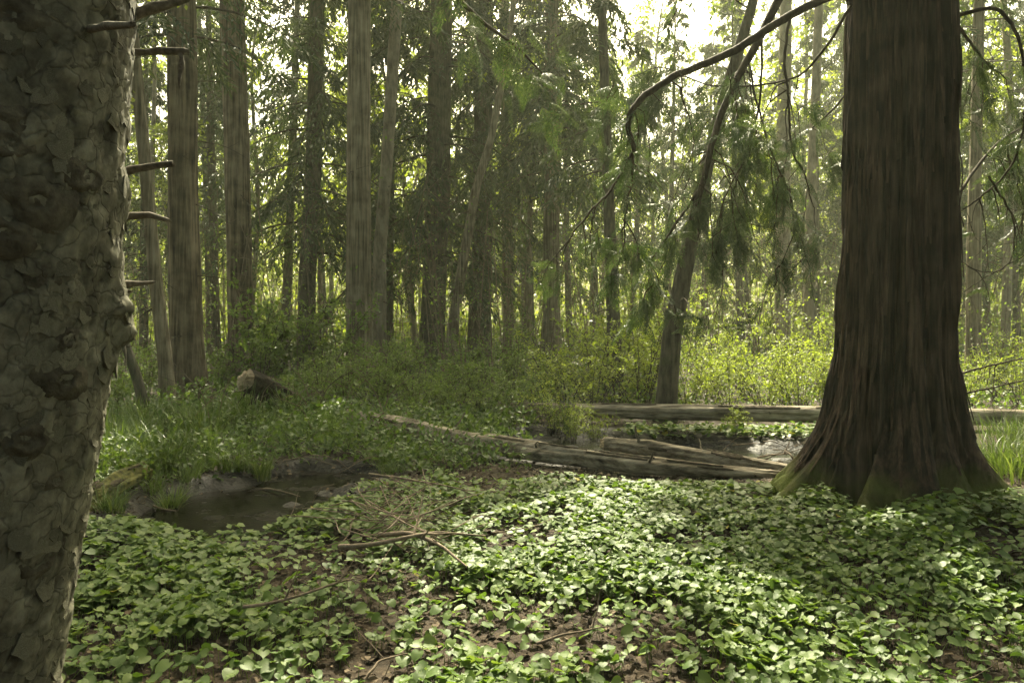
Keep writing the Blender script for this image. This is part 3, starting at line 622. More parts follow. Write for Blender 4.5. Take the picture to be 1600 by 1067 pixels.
yel = [shrub_proto('leafy_shrub', 200 + i, 1.35 + .2 * i, .75 + .1 * i, 13, 12, 9, .062, 'shrub') for i in range(4)]
fea = [shrub_proto('feathery_shrub', 210 + i, 1.25 + .25 * i, .7 + .1 * i, 11, 13, 11, .066, 'feather', droop=.25) for i in range(4)]
def put(proto, x, y, label, group, s=1.0, sz=1.0):
    o = proto if proto.name not in used else copy_tree(proto)
    used.add(proto.name); used.add(o.name)
    o.location = (x, y, float(gz(x, y))); o.rotation_euler = (0, 0, rs.uniform(0, 6.28)); o.scale = (s, s, s * sz); tag(o, label, 'shrub', group); return o
rs = RS(9)
# yellow-green shrubs behind the long straight log: column in the picture, depth, scale
YL = [(885, 13.2, .95), (925, 12.8, 1.0), (965, 14.5, 1.25), (1000, 13.2, 1.15), (1010, 16, 1.3), (1075, 13.0, .9), (1110, 14.2, 1.0), (1140, 12.6, .85), (1165, 15.5, 1.2), (1195, 13.2, .95), (1225, 14.6, 1.05), (1250, 12.7, .85), (1285, 13.8, 1.05), (1310, 16, 1.3), (1120, 18, 1.3), (1230, 19, 1.4), (940, 18, 1.3), (1515, 13.5, .9), (1550, 15.5, 1.0), (1590, 14, .95), (1040, 20, 1.3), (860, 16, 1.0)]
ys = []
for i, (px, d, s) in enumerate(YL):
    if px > 1060: s *= .78
    ob = put(yel[i % 4], (px - 800) / F * d, d, 'yellow-green leafy shrub in the bank of shrubs behind the long straight log' if px < 1400 else 'sparse yellow-green shrub past the far side of the big cedar trunk',
        'yellow-green shrubs behind the log' if px < 1400 else 'shrubs beyond the big cedar', s, rs.uniform(.9, 1.1)); ys.append((px, ob))
by_place('yellow-green shrub', [q for q in ys if q[0] < 1400])
by_place('sparse yellow-green shrub', [q for q in ys if q[0] >= 1400])
ys = []
for i, (px, d, s) in enumerate([(895, 10.6, .42), (930, 10.7, .36), (1150, 10.5, .28), (865, 11.0, .5)]):
    ys.append((px, put(yel[i % 4], (px - 800) / F * d, d, 'small low yellow-green shrub in front of the long straight log', 'small shrubs before the long log', s)))
by_place('small pool-side shrub', ys); fs = {}
FE = [(410, 16, 1.6), (450, 17, 1.75), (500, 16.5, 1.4), (560, 14.6, 1.0), (470, 13.2, .75), (520, 13.5, .8), (600, 13.5, .85), (640, 14.5, .85), (680, 12.6, .8), (720, 13.6, .9), (760, 12.4, .8), (800, 13.2, .8), (840, 12.2, .8), (650, 11.9, .65), (590, 12.0, .6), (540, 11.9, .6), (700, 11.2, .62), (750, 11.0, .6), (800, 11.4, .6), (500, 12.2, .65), (440, 14.5, .7), (340, 16, .9), (300, 18, 1.0), (230, 15, .8), (180, 13, .8), (620, 17, 1.1), (720, 18, 1.1), (800, 17, 1.0)]
for i, (px, d, s) in enumerate(FE):
    lab = 'tall airy green shrub with feathery leaves between the tan and grey trunks' if s > 1.3 else ('feathery green shrub on the bank above the mud pool' if px < 560 else 'soft green shrub in the thicket behind the long slanting log')
    grp = 'tall airy shrubs' if s > 1.3 else ('shrubs above the mud pool' if px < 560 else 'shrubs behind the slanting log')
    if s < 1.3: s *= .84
    fs.setdefault(grp, []).append((px, put(fea[i % 4], (px - 800) / F * d, d, lab, grp, s, rs.uniform(.85, 1.1))))
by_place('tall airy shrub', fs['tall airy shrubs']); by_place('feathery bank shrub', fs['shrubs above the mud pool']); by_place('soft green shrub', fs['shrubs behind the slanting log'])

# ------------------------------------------------------------------ the big cedar
def big_cedar():
    rs = RS(60); d = 6.45; X0 = (1400 - 800) / F * d
    root = thing('cedar_tree', 'massive dark red-brown cedar trunk with flaring mossy roots at the edge of the ground cover', 'tree', loc=(X0, d, 0))
    nz, nt = 320, 260
    zz = -.35 + (13.5) * np.linspace(0, 1, nz) ** 1.7; a = np.linspace(0, 2 * np.pi, nt, endpoint=False)
    A, Z = np.meshgrid(a, zz); h = np.maximum(Z, 0)
    R0 = np.interp(h, [0, .15, .38, .6, .8, 1.2, 2, 4, 13.2], [.80, .74, .62, .53, .485, .44, .415, .385, .24])
    R0 = R0 + .012 * (fbm(A * 1.2, Z * .7, 17.0) - .45)
    low = np.exp(-h / .36)
    fl = np.zeros_like(A)
    def ang(c): return np.angle(np.exp(1j * (A - c)))
    for ra, reach, wd in [(-3.02, .34, .20), (-2.28, .36, .13), (-1.45, .12, .28), (-.75, .24, .26), (-.2, .30, .25), (.5, .35, .3), (1.3, .35, .35), (2.1, .35, .33), (2.8, .28, .28)]:
        fl += reach * np.exp(-(ang(ra) / wd) ** 2)
    flare = low * fl
    c1 = np.interp(h, [0, .35, .8, 1.4, 3, 13], [-2.58, -2.42, -2.2, -2.06, -2.0, -1.95])
    def groove(c, w, dep): return -dep * np.exp(-(np.abs(ang(c)) / w) ** 1.25)
    lobes = np.zeros_like(A)          # several fused stems: the outermost of a ring of rounded columns
    for la, dd, ro in [(-2.52, .56, .47), (-1.83, .54, .46), (-1.30, .58, .40), (-.70, .52, .46), (.15, .5, .5), (.95, .52, .5), (1.75, .5, .5), (2.5, .52, .5), (3.02, .55, .45)]:
        de = ang(la + .05 * np.sin(h * .8 + la * 3)); q = ro ** 2 - (dd * np.sin(de)) ** 2
        lobes = np.maximum(lobes, np.where((q > 0) & (np.cos(de) > 0), dd * np.cos(de) + np.sqrt(np.maximum(q, 0)), 0))
    lobes = np.maximum(lobes, .72)
    flutes = (lobes - 1.0) * (1.05 + .5 * np.exp(-h / 1.2)) + .014 * np.cos(A * 9 + .4 + .25 * h)
    flutes = flutes + groove(c1, .16, .30 + .12 * np.exp(-h / .9)) + groove(-1.50 + .02 * h, .09, .18) + groove(-2.80, .07, .12) + groove(-1.12 + .12 * np.exp(-h), .10, .14) + groove(-2.42 - .04 * h, .05, .07)
    u = A / (2 * np.pi)
    wig = .6 * (vn(A * 2, Z * .8, 3.3) - .5)
    st = vn(u * 70 + wig, Z * 1.1, 1.0, px=70); st2 = vn(u * 140 + wig, Z * 3.2, 2.0, px=140)
    strip = .030 * np.abs(st - .5) * 2 + .014 * st2 + .014 * sstep(.5, .56, vn(u * 90 + wig, Z * 2.3 + 4, 8.0, px=90)) + .026 * sstep(.55, .62, vn(u * 46, Z * .9 + 9, 7.0, px=46))
    R = R0 * (1 + flutes * 1.0) + flare + strip - .02
    V = np.stack([R * np.cos(A) + .012 * h, R * np.sin(A), Z], -1)
    MB().add(V, grid_faces(nz, nt)).build('trunk', M['cedar_bark'], root)
    # loose bark strips standing off the trunk
    for i in range(130):
        an = rs.uniform(-3.3, -.1); zc = rs.uniform(.6, 4.4); L = rs.uniform(.25, 1.1); w = rs.uniform(.008, .024)
        k = 7; z = zc + np.linspace(-.5, .5, k) * L; ii = int(round((an % (2 * np.pi)) / (2 * np.pi) * nt)) % nt
        r = np.interp(z, zz, R[:, ii]) + .004 + .022 * rs.rand() * np.linspace(1, 0, k) ** 2
        hw = w * np.sin(np.linspace(.35, 2.9, k)) + .002; aa = an + rs.normal(0, .02)
        rad = np.array([math.cos(aa), math.sin(aa), 0]); tn = np.array([-math.sin(aa), math.cos(aa), 0])
        c = rad[None] * r[:, None] + np.array([0, 0, 1.0])[None] * z[:, None] + np.array([.012, 0, 0]) * z[:, None]
        v = np.concatenate([c - tn * hw[:, None], c + rad * .007, c + tn * hw[:, None]])
        f = [[j + s * k, j + (s + 1) * k, j + 1 + (s + 1) * k, j + 1 + s * k] for j in range(k - 1) for s in (0, 1)]
        MB().add(v, f).build('bark_strip', M['cedar_strip'], root)
    # branches: picture column, row, depth; start radius
    def smooth(pts, n):
        pts = np.array(pts); t = np.linspace(0, 1, len(pts)); q = np.linspace(0, 1, n)
        # Catmull-Rom
        out = []
        for s in q:
            x = s * (len(pts) - 1); i = min(int(x), len(pts) - 2); fr = x - i
            p0 = pts[max(i - 1, 0)]; p1 = pts[i]; p2 = pts[i + 1]; p3 = pts[min(i + 2, len(pts) - 1)]
            out.append(.5 * ((2 * p1) + (-p0 + p2) * fr + (2 * p0 - 5 * p1 + 4 * p2 - p3) * fr ** 2 + (-p0 + 3 * p1 - 3 * p2 + p3) * fr ** 3))
        return np.array(out)
    o = np.array([X0, d, 0])
    def branch(px, r0, r1, hang=0, hl=(.3, .9), spr=0, ss=(.14, .28), srange=(.25, 1.0), label=None):
        pts = smooth([P(x, y, dd) for x, y, dd in px], 8 * len(px)) - o; n = len(pts)
        pts[1:] += np.cumsum(rs.normal(0, .004, (n - 1, 3)), 0)
        mb = MB(); V, f = tubes(pts, np.linspace(r0, r1, n) ** 1.0, 8); mb.add(V, f)
        b = mb.build('branch', M['twig'], root)
        if label: b['label'] = label
        tips = [pts]
        if hang:
            q = np.linspace(0, 1, 9)
            for i in range(hang):
                tw = MB()
                j = int(n * rs.uniform(*srange)); j = min(j, n - 1); L = rs.uniform(*hl); side = rs.normal(0, .5, 2)
                c = np.array([side[0] * L * .6, side[1] * L * .5, -L]); wob = np.cumsum(rs.normal(0, .022, (9, 3)), 0) * L
                p = pts[j][None] + c[None] * np.stack([np.sqrt(q), np.sqrt(q), q ** 1.1], -1) + wob
                rr = rs.uniform(.003, .0075); V, f = tubes(p, rr * (1 - .7 * q), 5); tw.add(V, f); tips.append(p)
                for _ in range(rs.randint(1, 4)):
                    m = rs.randint(3, 8); l2 = L * rs.uniform(.2, .5); p2 = p[m][None] + np.linspace(0, 1, 5)[:, None] * (norm(rs.normal(0, 1, 3) + np.array([0, 0, -.9])) * l2)[None] + np.cumsum(rs.normal(0, .01, (5, 3)), 0) * (np.linspace(0, 1, 5)[:, None])
                    V, f = tubes(p2, np.linspace(.003, .0015, 5), 4); tw.add(V, f); tips.append(p2)
                tw.build('twig', M['twig'], b)
        if spr:
            pos = []; dr = []
            for i in range(int(spr * 2.0)):
                tpl = tips[rs.randint(1, len(tips))] if len(tips) > 1 and rs.rand() < .85 else tips[0]
                j = rs.randint(len(tpl) // 3, len(tpl)); pos.append(tpl[j]); t = tpl[min(j + 1, len(tpl) - 1)] - tpl[max(j - 1, 0)]
                dr.append(norm(norm(t) * .5 + rs.normal(0, .6, 3) + np.array([0, 0, -.6])))
            pos = np.array(pos); dr = np.array(dr); K = len(pos); nn = rs.normal(0, .5, (K, 3)) + np.array([0, -.1, .9])
            V, f = inst(*T_SPRAY, pos, basis(dr, nn), rs.uniform(*ss, K)); fb = MB()
            fb.add(V, f, np.repeat(np.clip(np.repeat(rs.rand(K) * .6, len(T_SPRAY[0]) // 4) + rs.rand(K * len(T_SPRAY[0]) // 4) * .4, 0, 1), 4))
            fb.build('foliage', M['cedar'], b, smooth=False)
        return b
    branch([(1330, -20, 6.2), (1230, 28, 6.0), (1130, 88, 5.8), (1040, 130, 5.7), (990, 165, 5.6), (978, 200, 5.6), (988, 245, 5.6)], .034, .017, hang=8, hl=(.3, .8), spr=22, srange=(.3, .95), label='thick arching bough sweeping out from the cedar and bending down')
    branch([(988, 240, 5.6), (960, 285, 5.55), (915, 335, 5.5), (880, 382, 5.5), (845, 428, 5.5)], .011, .003, hang=7, hl=(.1, .35), spr=10, ss=(.1, .2))
    branch([(988, 240, 5.6), (990, 275, 5.6), (978, 320, 5.6), (975, 380, 5.6), (960, 395, 5.6)], .010, .003, hang=4, hl=(.15, .4), spr=16, ss=(.13, .25))
    branch([(1225, -20, 7.0), (1190, 50, 6.9), (1150, 120, 6.8), (1118, 200, 6.7), (1095, 280, 6.6), (1078, 352, 6.6)], .040, .022, hang=12, hl=(.4, 1.1), spr=46, srange=(.3, 1.0), label='heavy dark bough hanging steeply in front of the leaning trunk')
    branch([(1090, 300, 6.6), (1060, 350, 6.5), (1030, 395, 6.5), (1013, 432, 6.5), (1030, 465, 6.5)], .012, .003, hang=6, hl=(.2, .5), spr=26, ss=(.14, .28))
    branch([(1235, 20, 6.3), (1228, 90, 6.2), (1235, 160, 6.2), (1240, 225, 6.2), (1265, 275, 6.1), (1280, 320, 6.1)], .013, .004, hang=7, hl=(.2, .6), spr=16, ss=(.12, .24))
    branch([(1190, 60, 6.8), (1185, 160, 6.7), (1165, 250, 6.7), (1135, 330, 6.6), (1140, 430, 6.6)], .012, .003, hang=8, hl=(.3, .7), spr=34)
    branch([(1170, 100, 6.8), (1195, 220, 6.6), (1230, 300, 6.5), (1240, 365, 6.5), (1215, 420, 6.5)], .010, .003, hang=6, hl=(.2, .6), spr=20)
    branch([(1330, 10, 6.1), (1250, 120, 7.2), (1120, 140, 7.8), (1030, 110, 8.4), (960, 140, 8.8)], .013, .004, hang=16, hl=(.3, .9), spr=80, ss=(.18, .32))
    branch([(1340, 120, 6.6), (1280, 190, 7.6), (1210, 230, 8.2), (1150, 260, 8.6)], .011, .004, hang=12, hl=(.2, .7), spr=50, ss=(.18, .32))
    branch([(1470, 28, 6.4), (1550, 10, 6.2), (1585, 50, 6.1), (1598, 150, 6.1), (1580, 240, 6.1), (1530, 300, 6.1), (1495, 325, 6.2)], .018, .004, hang=7, hl=(.2, .6), spr=10, label='thin bough looping out and back beside the cedar trunk')
    branch([(1545, 275, 6.1), (1570, 310, 6.1), (1592, 350, 6.1), (1588, 400, 6.1), (1545, 418, 6.1), (1505, 395, 6.1)], .009, .003, hang=4, hl=(.1, .3), spr=3)
    branch([(1475, 15, 6.5), (1510, 60, 6.7), (1550, 108, 6.9)], .02, .006, hang=8, hl=(.2, .6), spr=24, srange=(.4, 1))
    branch([(1575, 240, 6.3), (1600, 330, 6.3), (1605, 390, 6.2), (1560, 420, 6.2), (1505, 455, 6.2)], .008, .003, hang=3, hl=(.1, .3))
    branch([(1500, 300, 7.0), (1570, 210, 7.6), (1640, 180, 8.0)], .015, .006, hang=10, hl=(.3, .9), spr=40, ss=(.18, .32))
    for px in ([(1500, 585, 8.2), (1560, 570, 8.2), (1620, 560, 8.2)], [(1490, 620, 8.0), (1540, 605, 8.1), (1610, 592, 8.3)]):
        branch(px, .012, .006, hang=3, hl=(.1, .4))
    # crown high overhead
    cb = MB(); conifer_crown(cb, rs, lambda q: np.stack([q * .012, q * 0, q], -1), 5.2, 13, 48, 3.2, 1.6, droop=.5, hang=1.0, ls=.12); cb.build('crown', [M['twig'], M['cedar']], root, smooth=False)
big_cedar()

# an overhanging bough at the top of the picture, from a tree beside the viewer
def bough():
    rs = RS(77); t = thing('overhanging_bough', 'dark bare bough hanging into the top of the picture above the crooked trunk', 'branch')
    pts = np.array([P(x, y, d) for x, y, d in [(600, -170, 5.2), (660, -70, 5.4), (722, 5, 5.6), (760, 40, 5.7), (800, 68, 5.8), (822, 88, 5.8), (850, 118, 5.8)]])
    MB().add(*tubes(pts, np.linspace(.022, .006, 7), 8)).build('branch', M['twig'], t)
    fb = MB(); K = 26; j = rs.randint(2, 7, K); pos = pts[j] + rs.normal(0, .12, (K, 3)) + np.array([.1, 0, -.08]); dr = norm(rs.normal(0, .5, (K, 3)) + np.array([.3, 0, -.7]))
    V, f = inst(*T_SPRAY, pos, basis(dr, rs.normal(0, .4, (K, 3)) + np.array([0, -.3, .8])), rs.uniform(.2, .36, K)); fb.add(V, f, np.repeat(rs.rand(len(V) // 4), 4)); fb.build('foliage', M['cedar'], t, smooth=False)
bough()

# ------------------------------------------------------------------ the near spruce trunk
def near_spruce():
    rs = RS(80); base = np.array([-1.52, 1.9, 0.0])
    root = thing('spruce_tree', 'huge close-up spruce trunk with flaky scaly bark and dead branch stubs', 'tree', loc=tuple(base))
    nz, nt = 420, 240; zz = np.linspace(-.2, 4.2, nz); zz = np.concatenate([zz, np.linspace(4.3, 20, 40)]); nz = len(zz)
    a = np.linspace(0, 2 * np.pi, nt, endpoint=False); A, Z = np.meshgrid(a, zz)
    cx = np.interp(zz, [0, .7, 1.35, 2.3, 4.2, 20], [-.02, .085, .205, .285, .40, .9])
    R = np.interp(zz, [-.2, .1, .5, 1, 2.4, 4.2, 20], [.50, .38, .325, .31, .30, .29, .08])[:, None] * np.ones_like(A)
    u = A / (2 * np.pi)
    def bump(an, z0, wa, wz, hgt): 
        da = np.angle(np.exp(1j * (A - an))); return hgt * np.exp(-(da / wa) ** 2 - ((Z - z0) / wz) ** 2)
    R += bump(.35, 1.57, .20, .055, .055) * (.5 + fbm(u * 60, Z * 30, 6.0)) + bump(.42, 1.50, .14, .03, .045) * (.4 + 1.2 * fbm(u * 80, Z * 40, 7.0)) + bump(.30, 1.44, .16, .03, .02) + bump(.25, 1.68, .2, .05, .015) + bump(.45, 1.85, .2, .06, .018) + bump(.5, 2.02, .2, .05, .012)
    # cells of flaky bark: nearest-point steps
    cu, cz = 26, 17.0
    def cells(cu, cz, s):
        gu = u * cu; gzz = Z * cz; best = np.full(A.shape, 9.); sec = np.full(A.shape, 9.); hid = np.zeros(A.shape)
        for i in (-1, 0, 1):
            for j in (-1, 0, 1):
                ci = np.floor(gu) + i; cj = np.floor(gzz) + j; w = np.mod(ci, cu)
                px = ci + h2(w, cj, s); py = cj + h2(w, cj, s + 5); dd = np.hypot(gu - px, gzz - py); hv = h2(w, cj, s + 11)
                cl = dd < best; sec = np.where(cl, best, np.minimum(sec, dd)); hid = np.where(cl, hv, hid); best = np.where(cl, dd, best)
        return best, sec - best, hid
    b1, e1, k1 = cells(26, 13.0, 1.0); b2, e2, k2 = cells(52, 24.0, 2.0)
    R += .008 * k1 - .006 * (1 - sstep(0, .08, e1)) + .004 * k2 - .003 * (1 - sstep(0, .12, e2)) + .016 * (fbm(u * 9, Z * 4, 3.0) - .45) + .004 * (vn(u * 160, Z * 80, 4.0, px=160) - .5)
    V = np.stack([cx[:, None] + R * np.cos(A), R * np.sin(A), Z], -1)
    MB().add(V, grid_faces(nz, nt), (.2 + .6 * k1).ravel()).build('trunk', M['spruce_bark'], root)
    def surf(an, z, off=0):
        r = R[np.argmin(np.abs(zz - z)), int(round((an % (2 * np.pi)) / (2 * np.pi) * nt)) % nt] + off
        return np.array([np.interp(z, zz, cx) + r * math.cos(an), r * math.sin(an), z])
    # individual bark scales
    def scale_mesh(s):
        r2 = RS(300 + s); n = 11; t = np.linspace(0, 2 * np.pi, n, endpoint=False); ro = (1 + .28 * (r2.rand(n) - .5) * 2) * np.where(np.sin(t) < 0, 1.0, .85)
        out = np.stack([np.cos(t) * ro, np.sin(t) * ro, np.zeros(n)], -1); lift = .10 + .16 * np.clip(-out[:, 1], 0, 1) * r2.uniform(.4, 1.4)
        o1 = out.copy(); o1[:, 2] = lift - .14 * out[:, 0] ** 2; inn = out * .6; inn[:, 2] = .13 + .05 * r2.rand(n) - .05 * inn[:, 0] ** 2; bot = out * .97; bot[:, 2] = -.12 - .14 * out[:, 0] ** 2
        v = np.concatenate([o1, inn, [[0, 0, .15]], bot]); f3 = [[n + i, n + (i + 1) % n, 2 * n] for i in range(n)]
        f4 = [[i, (i + 1) % n, n + (i + 1) % n, n + i] for i in range(n)] + [[2 * n + 1 + i, 2 * n + 1 + (i + 1) % n, (i + 1) % n, i] for i in range(n)]
        mb = MB(); mb.add(v, f4, .25 + .6 * r2.rand()); mb.f.append(np.array(f3)); mb.m.append(np.zeros(len(f3), np.int32))
        return mb.mesh('bark_scale', M['spruce_bark'], smooth=False)
    ms = [scale_mesh(i) for i in range(14)]
    cnt = 0; rows = 34
    for iz in range(rows):
        for ia in range(9):
            if cnt >= 298: break
            if rs.rand() < .04: continue
            an = -1.35 + (ia + .5 * (iz % 2) + rs.uniform(-.38, .38)) * .225; z = .42 + (iz + rs.uniform(-.4, .4)) * (2.25 / rows)
            p = surf(an, z, -.003); nrm = Vector((math.cos(an), math.sin(an), .0)); tx = Vector((-math.sin(an), math.cos(an), 0)); ty = Vector((0, 0, 1))
            ob = link('bark_scale', ms[rs.randint(14)], root); sx = rs.uniform(.018, .036); sy = rs.uniform(.018, .038)
            Rm = Matrix((tx, ty, nrm)).transposed(); ob.rotation_euler = (Rm @ Matrix.Rotation(rs.uniform(-.5, .5), 3, 'Z')).to_euler(); ob.scale = (sx, sy, rs.uniform(.008, .018)); ob.location = p; cnt += 1
    # knots: ringed lumps where branches broke off
    def knot(px, py, r):
        x = P(px, py, 1.72) - base; an = math.atan2(x[1], x[0] - np.interp(x[2], zz, cx)); z = x[2]
        # walk the view ray to the surface
        for dd in np.linspace(1.3, 2.0, 140):
            q = P(px, py, dd) - base; rr = math.hypot(q[0] - np.interp(q[2], zz, cx), q[1])
            if rr < .315: x = q; an = math.atan2(q[1], q[0] - np.interp(q[2], zz, cx)); z = q[2]; break
        p = surf(an, z); nv = np.array([math.cos(an), math.sin(an), 0]); tx = np.array([-math.sin(an), math.cos(an), 0]); up = np.array([0, 0, 1.0])
        prof = [(1.7, -.22), (1.35, .03), (1.1, .10), (.9, .18), (.72, .17), (.55, .08), (.38, -.02), (.2, .02), (0.02, .05)]; n = 26; t = np.linspace(0, 2 * np.pi, n, endpoint=False); v = []
        for rad, hh in prof:
            wv = 1 + .35 * (vn(t / (2 * np.pi) * 5, np.full(n, rad * 1.3), px + py, px=5) - .5) * 2 + .18 * (vn(t / (2 * np.pi) * 13, np.full(n, rad * 3), px, px=13) - .5) * 2
            lu = .16 * (vn(t / (2 * np.pi) * 9, np.full(n, rad * 4), py, px=9) - .5) * 2 * min(1, rad)
            for tt, w_, l_ in zip(t, wv, lu): v.append(p + (tx * math.cos(tt) * 1.15 + up * math.sin(tt) * .8) * rad * r * w_ + nv * ((hh + l_) * r))
        MB().add(np.array(v), grid_faces(len(prof), n)).build('knot', M['knot'], root)
    for px, py, r in [(45, 190, .032), (15, 225, .026), (60, 315, .042), (143, 278, .032), (8, 365, .03), (100, 595, .034), (108, 530, .022), (40, 690, .03), (15, 20, .03), (88, 752, .018), (55, 880, .03), (75, 430, .022)]: knot(px, py, r)
    # dead branch stubs on the lit edge
    def stub(pts, r0, r1, collar=1.8):
        p = np.array([P(x, y, dd) for x, y, dd in pts]) - base; n = len(p)
        q = np.linspace(0, 1, 9); pp = np.stack([np.interp(q, np.linspace(0, 1, n), p[:, i]) for i in range(3)], -1) + np.cumsum(rs.normal(0, .0012, (9, 3)), 0)
        rr = np.interp(q, [0, .22, .42, .55, 1], [r0 * collar, r0 * collar * .85, r0 * 1.15, r0, r1]) * rs.uniform(.85, 1.15, 9)
        V, f = tubes(pp, rr, 9); mb = MB(); mb.add(V, f)
        # ragged broken end
        e = V[-9:].mean(0); ring = V[-9:] ; tip = np.concatenate([ring, (ring * .55 + e * .45) + (pp[-1] - pp[-2])[None] * rs.uniform(-.2, .6, (9, 1)), [e - (pp[-1] - pp[-2]) * .3]])
        i = np.arange(9); mb.add(tip, np.stack([i, (i + 1) % 9, 9 + (i + 1) % 9, 9 + i], -1)); 
        mb.f.append(np.stack([9 + i, 9 + (i + 1) % 9, np.full(9, 18)], -1) + mb.n - 19); mb.m.append(np.zeros(9, np.int32))
        mb.build('branch_stub', M['stub'], root)
    stub([(150, 44, 1.98), (200, 26, 2.06), (245, 12, 2.08), (292, 0, 2.10)], .0145, .011, 1.6)
    stub([(140, 46, 1.80), (170, 41, 1.62), (205, 39, 1.57)], .0075, .007, 1.3)
    stub([(160, 120, 2.0), (192, 92, 2.05), (212, 80, 2.08), (250, 79, 2.08), (290, 80, 2.08)], .0098, .0098, 2.0)
    stub([(282, 80, 2.08), (285, 108, 2.08), (283, 142, 2.08)], .0065, .002, 1.0)
    stub([(150, 300, 2.0), (182, 274, 2.06), (202, 262, 2.08), (235, 256, 2.08), (268, 250, 2.08)], .0105, .0075, 2.1)
    stub([(150, 362, 2.0), (180, 346, 2.06), (200, 338, 2.08), (235, 336, 2.08), (264, 344, 2.08)], .0095, .0065, 2.0)
    stub([(155, 456, 2.0), (200, 442, 2.06), (240, 438, 2.06)], .009, .0035, 1.6)
    stub([(150, 476, 2.0), (188, 457, 2.06), (206, 456, 2.06)], .008, .0035, 1.6)
    # crown overhead, out of the picture
    cb = MB(); conifer_crown(cb, rs, lambda q: np.stack([np.interp(q, zz, cx), q * 0, q], -1), 5.5, 19, 50, 3.2, 1.3, droop=.4, hang=.9); cb.build('crown', [M['twig'], M['conifer']], root, smooth=False)
near_spruce()

# ------------------------------------------------------------------ fallen logs
def log(name, label, pts, rads, mat, seed=0, nt=40, seg=90, crack=.12, ends=('cut', 'cut'), hollow_end=False):
    rs = RS(seed); p = np.array([P(x, y, d) for x, y, d in pts]); o = p.mean(0); o[2] = p[:, 2].min()
    root = thing(name, label, 'log', loc=tuple(o)); p = p - o
    q = np.linspace(0, 1, seg); tt = np.linspace(0, 1, len(p))
    c = np.stack([np.interp(q, tt, p[:, i]) for i in range(3)], -1)
    for _ in range(3): c[1:-1] = (c[:-2] + c[1:-1] * 2 + c[2:]) / 4
    r = np.interp(q, tt, rads); t = norm(np.gradient(c, axis=0)); u = norm(np.cross(t, np.array([0, 0, 1.0]))); w = np.cross(u, t)
    a = np.linspace(0, 2 * np.pi, nt, endpoint=False); A, Q = np.meshgrid(a, q); ln = np.linalg.norm(p[-1] - p[0])
    R = r[:, None] * (1 - .16 * sstep(.62, .78, vn(A / (2 * np.pi) * 16, Q * ln * .7, seed + 5.0, px=16)) + .05 * (vn(A / (2 * np.pi) * 34, Q * ln * 2.5, seed + 6.0, px=34) - .5) + crack * (vn(A / (2 * np.pi) * 9, Q * ln * 1.2, seed + 1.0, px=9) - .5) * 2 + crack * .6 * (vn(A / (2 * np.pi) * 18, Q * ln * 3, seed + 2.0, px=18) - .5) * 2)
    V = c[:, None, :] + R[..., None] * (np.cos(A)[..., None] * u[:, None, :] + np.sin(A)[..., None] * w[:, None, :])
    MB().add(V, grid_faces(seg, nt)).build('log_body', M[mat], root)
    for e, k in enumerate((0, -1)):
        ring = V[k]; cc = ring.mean(0); s = -1 if k == 0 else 1; i = np.arange(nt)
        inner = cc + (ring - cc) * .55 + t[k] * s * (.02 + .05 * rs.rand(nt, 1)); tip = cc + t[k] * s * (-.04 if hollow_end else .03)
        mb = MB(); mb.add(np.concatenate([ring + t[k] * s * .001, inner, [tip]]), np.stack([i, (i + 1) % nt, nt + (i + 1) % nt, nt + i], -1)); mb.f.append(np.stack([nt + i, nt + (i + 1) % nt, np.full(nt, 2 * nt)], -1)); mb.m.append(np.zeros(nt, np.int32))
        mb.build('broken_end', M[ends[e]], root, smooth=False)
    return root, c, r, u, w, t
def bark_slabs(res, n, seed, mat='dark_bark', arc=(.2, 2.8)):
    root, c, r, u, w, t = res; rs = RS(seed); seg = len(c)
    for i in range(n):
        L = int(seg * rs.uniform(.05, .14)) + 4; j0 = rs.randint(2, seg - L - 2); k = np.arange(j0, j0 + L); a0 = rs.uniform(*arc); da = rs.uniform(.10, .3); aa = np.linspace(a0 - da, a0 + da, 5)
        sh = np.sin(np.linspace(.25, 2.9, L)); A = a0 + (aa - a0)[None, :] * (.4 + .6 * sh[:, None]) ; A = A + .06 * (rs.rand(L, 1) - .5); Rr = (r[k] * 1.03 + .004)[:, None] + rs.uniform(0, .008, (L, 5)) - np.array([.012, 0, 0, 0, .012])
        v = c[k][:, None, :] + Rr[..., None] * (np.cos(A)[..., None] * u[k][:, None, :] + np.sin(A)[..., None] * w[k][:, None, :])
        f = [[a * 5 + b, a * 5 + b + 1, (a + 1) * 5 + b + 1, (a + 1) * 5 + b] for a in range(L - 1) for b in range(4)]
        MB().add(v, f).build('bark_slab', M[mat], root)
    for i in range(max(2, n // 3)):
        j = rs.randint(4, seg - 4); a0 = rs.uniform(.1, 3.0); dv = math.cos(a0) * u[j] + math.sin(a0) * w[j] + t[j] * rs.uniform(-.5, .5); L = rs.uniform(.08, .26); q = np.linspace(0, 1, 5)
        p = c[j] + dv * (r[j] * .8 + L * q)[:, None] + np.cumsum(rs.normal(0, .006, (5, 3)), 0)
        MB().add(*tubes(p, rs.uniform(.010, .02) * (1 - .55 * q), 7)).build('branch_stub', M['stub'], root)
l1 = log('fallen_log', 'long weathered fallen log slanting from the green thicket to the foot of the big cedar',
    [(1252, 744, 7.55), (1120, 737, 7.7), (1000, 726, 7.9), (860, 709, 8.25), (740, 690, 8.8), (640, 668, 9.6), (545, 648, 10.6)], [.035, .062, .085, .10, .105, .10, .09], 'log', 1, seg=150, crack=.2)
bark_slabs(l1, 9, 11, 'twig')
l2 = log('fallen_log', 'shorter split log lying behind the long slanting log beside the pool',
    [(945, 693, 8.7), (1010, 700, 8.55), (1120, 717, 8.3), (1245, 735, 7.95)], [.075, .085, .075, .05], 'log', 2, crack=.2)
bark_slabs(l2, 6, 12, 'twig')
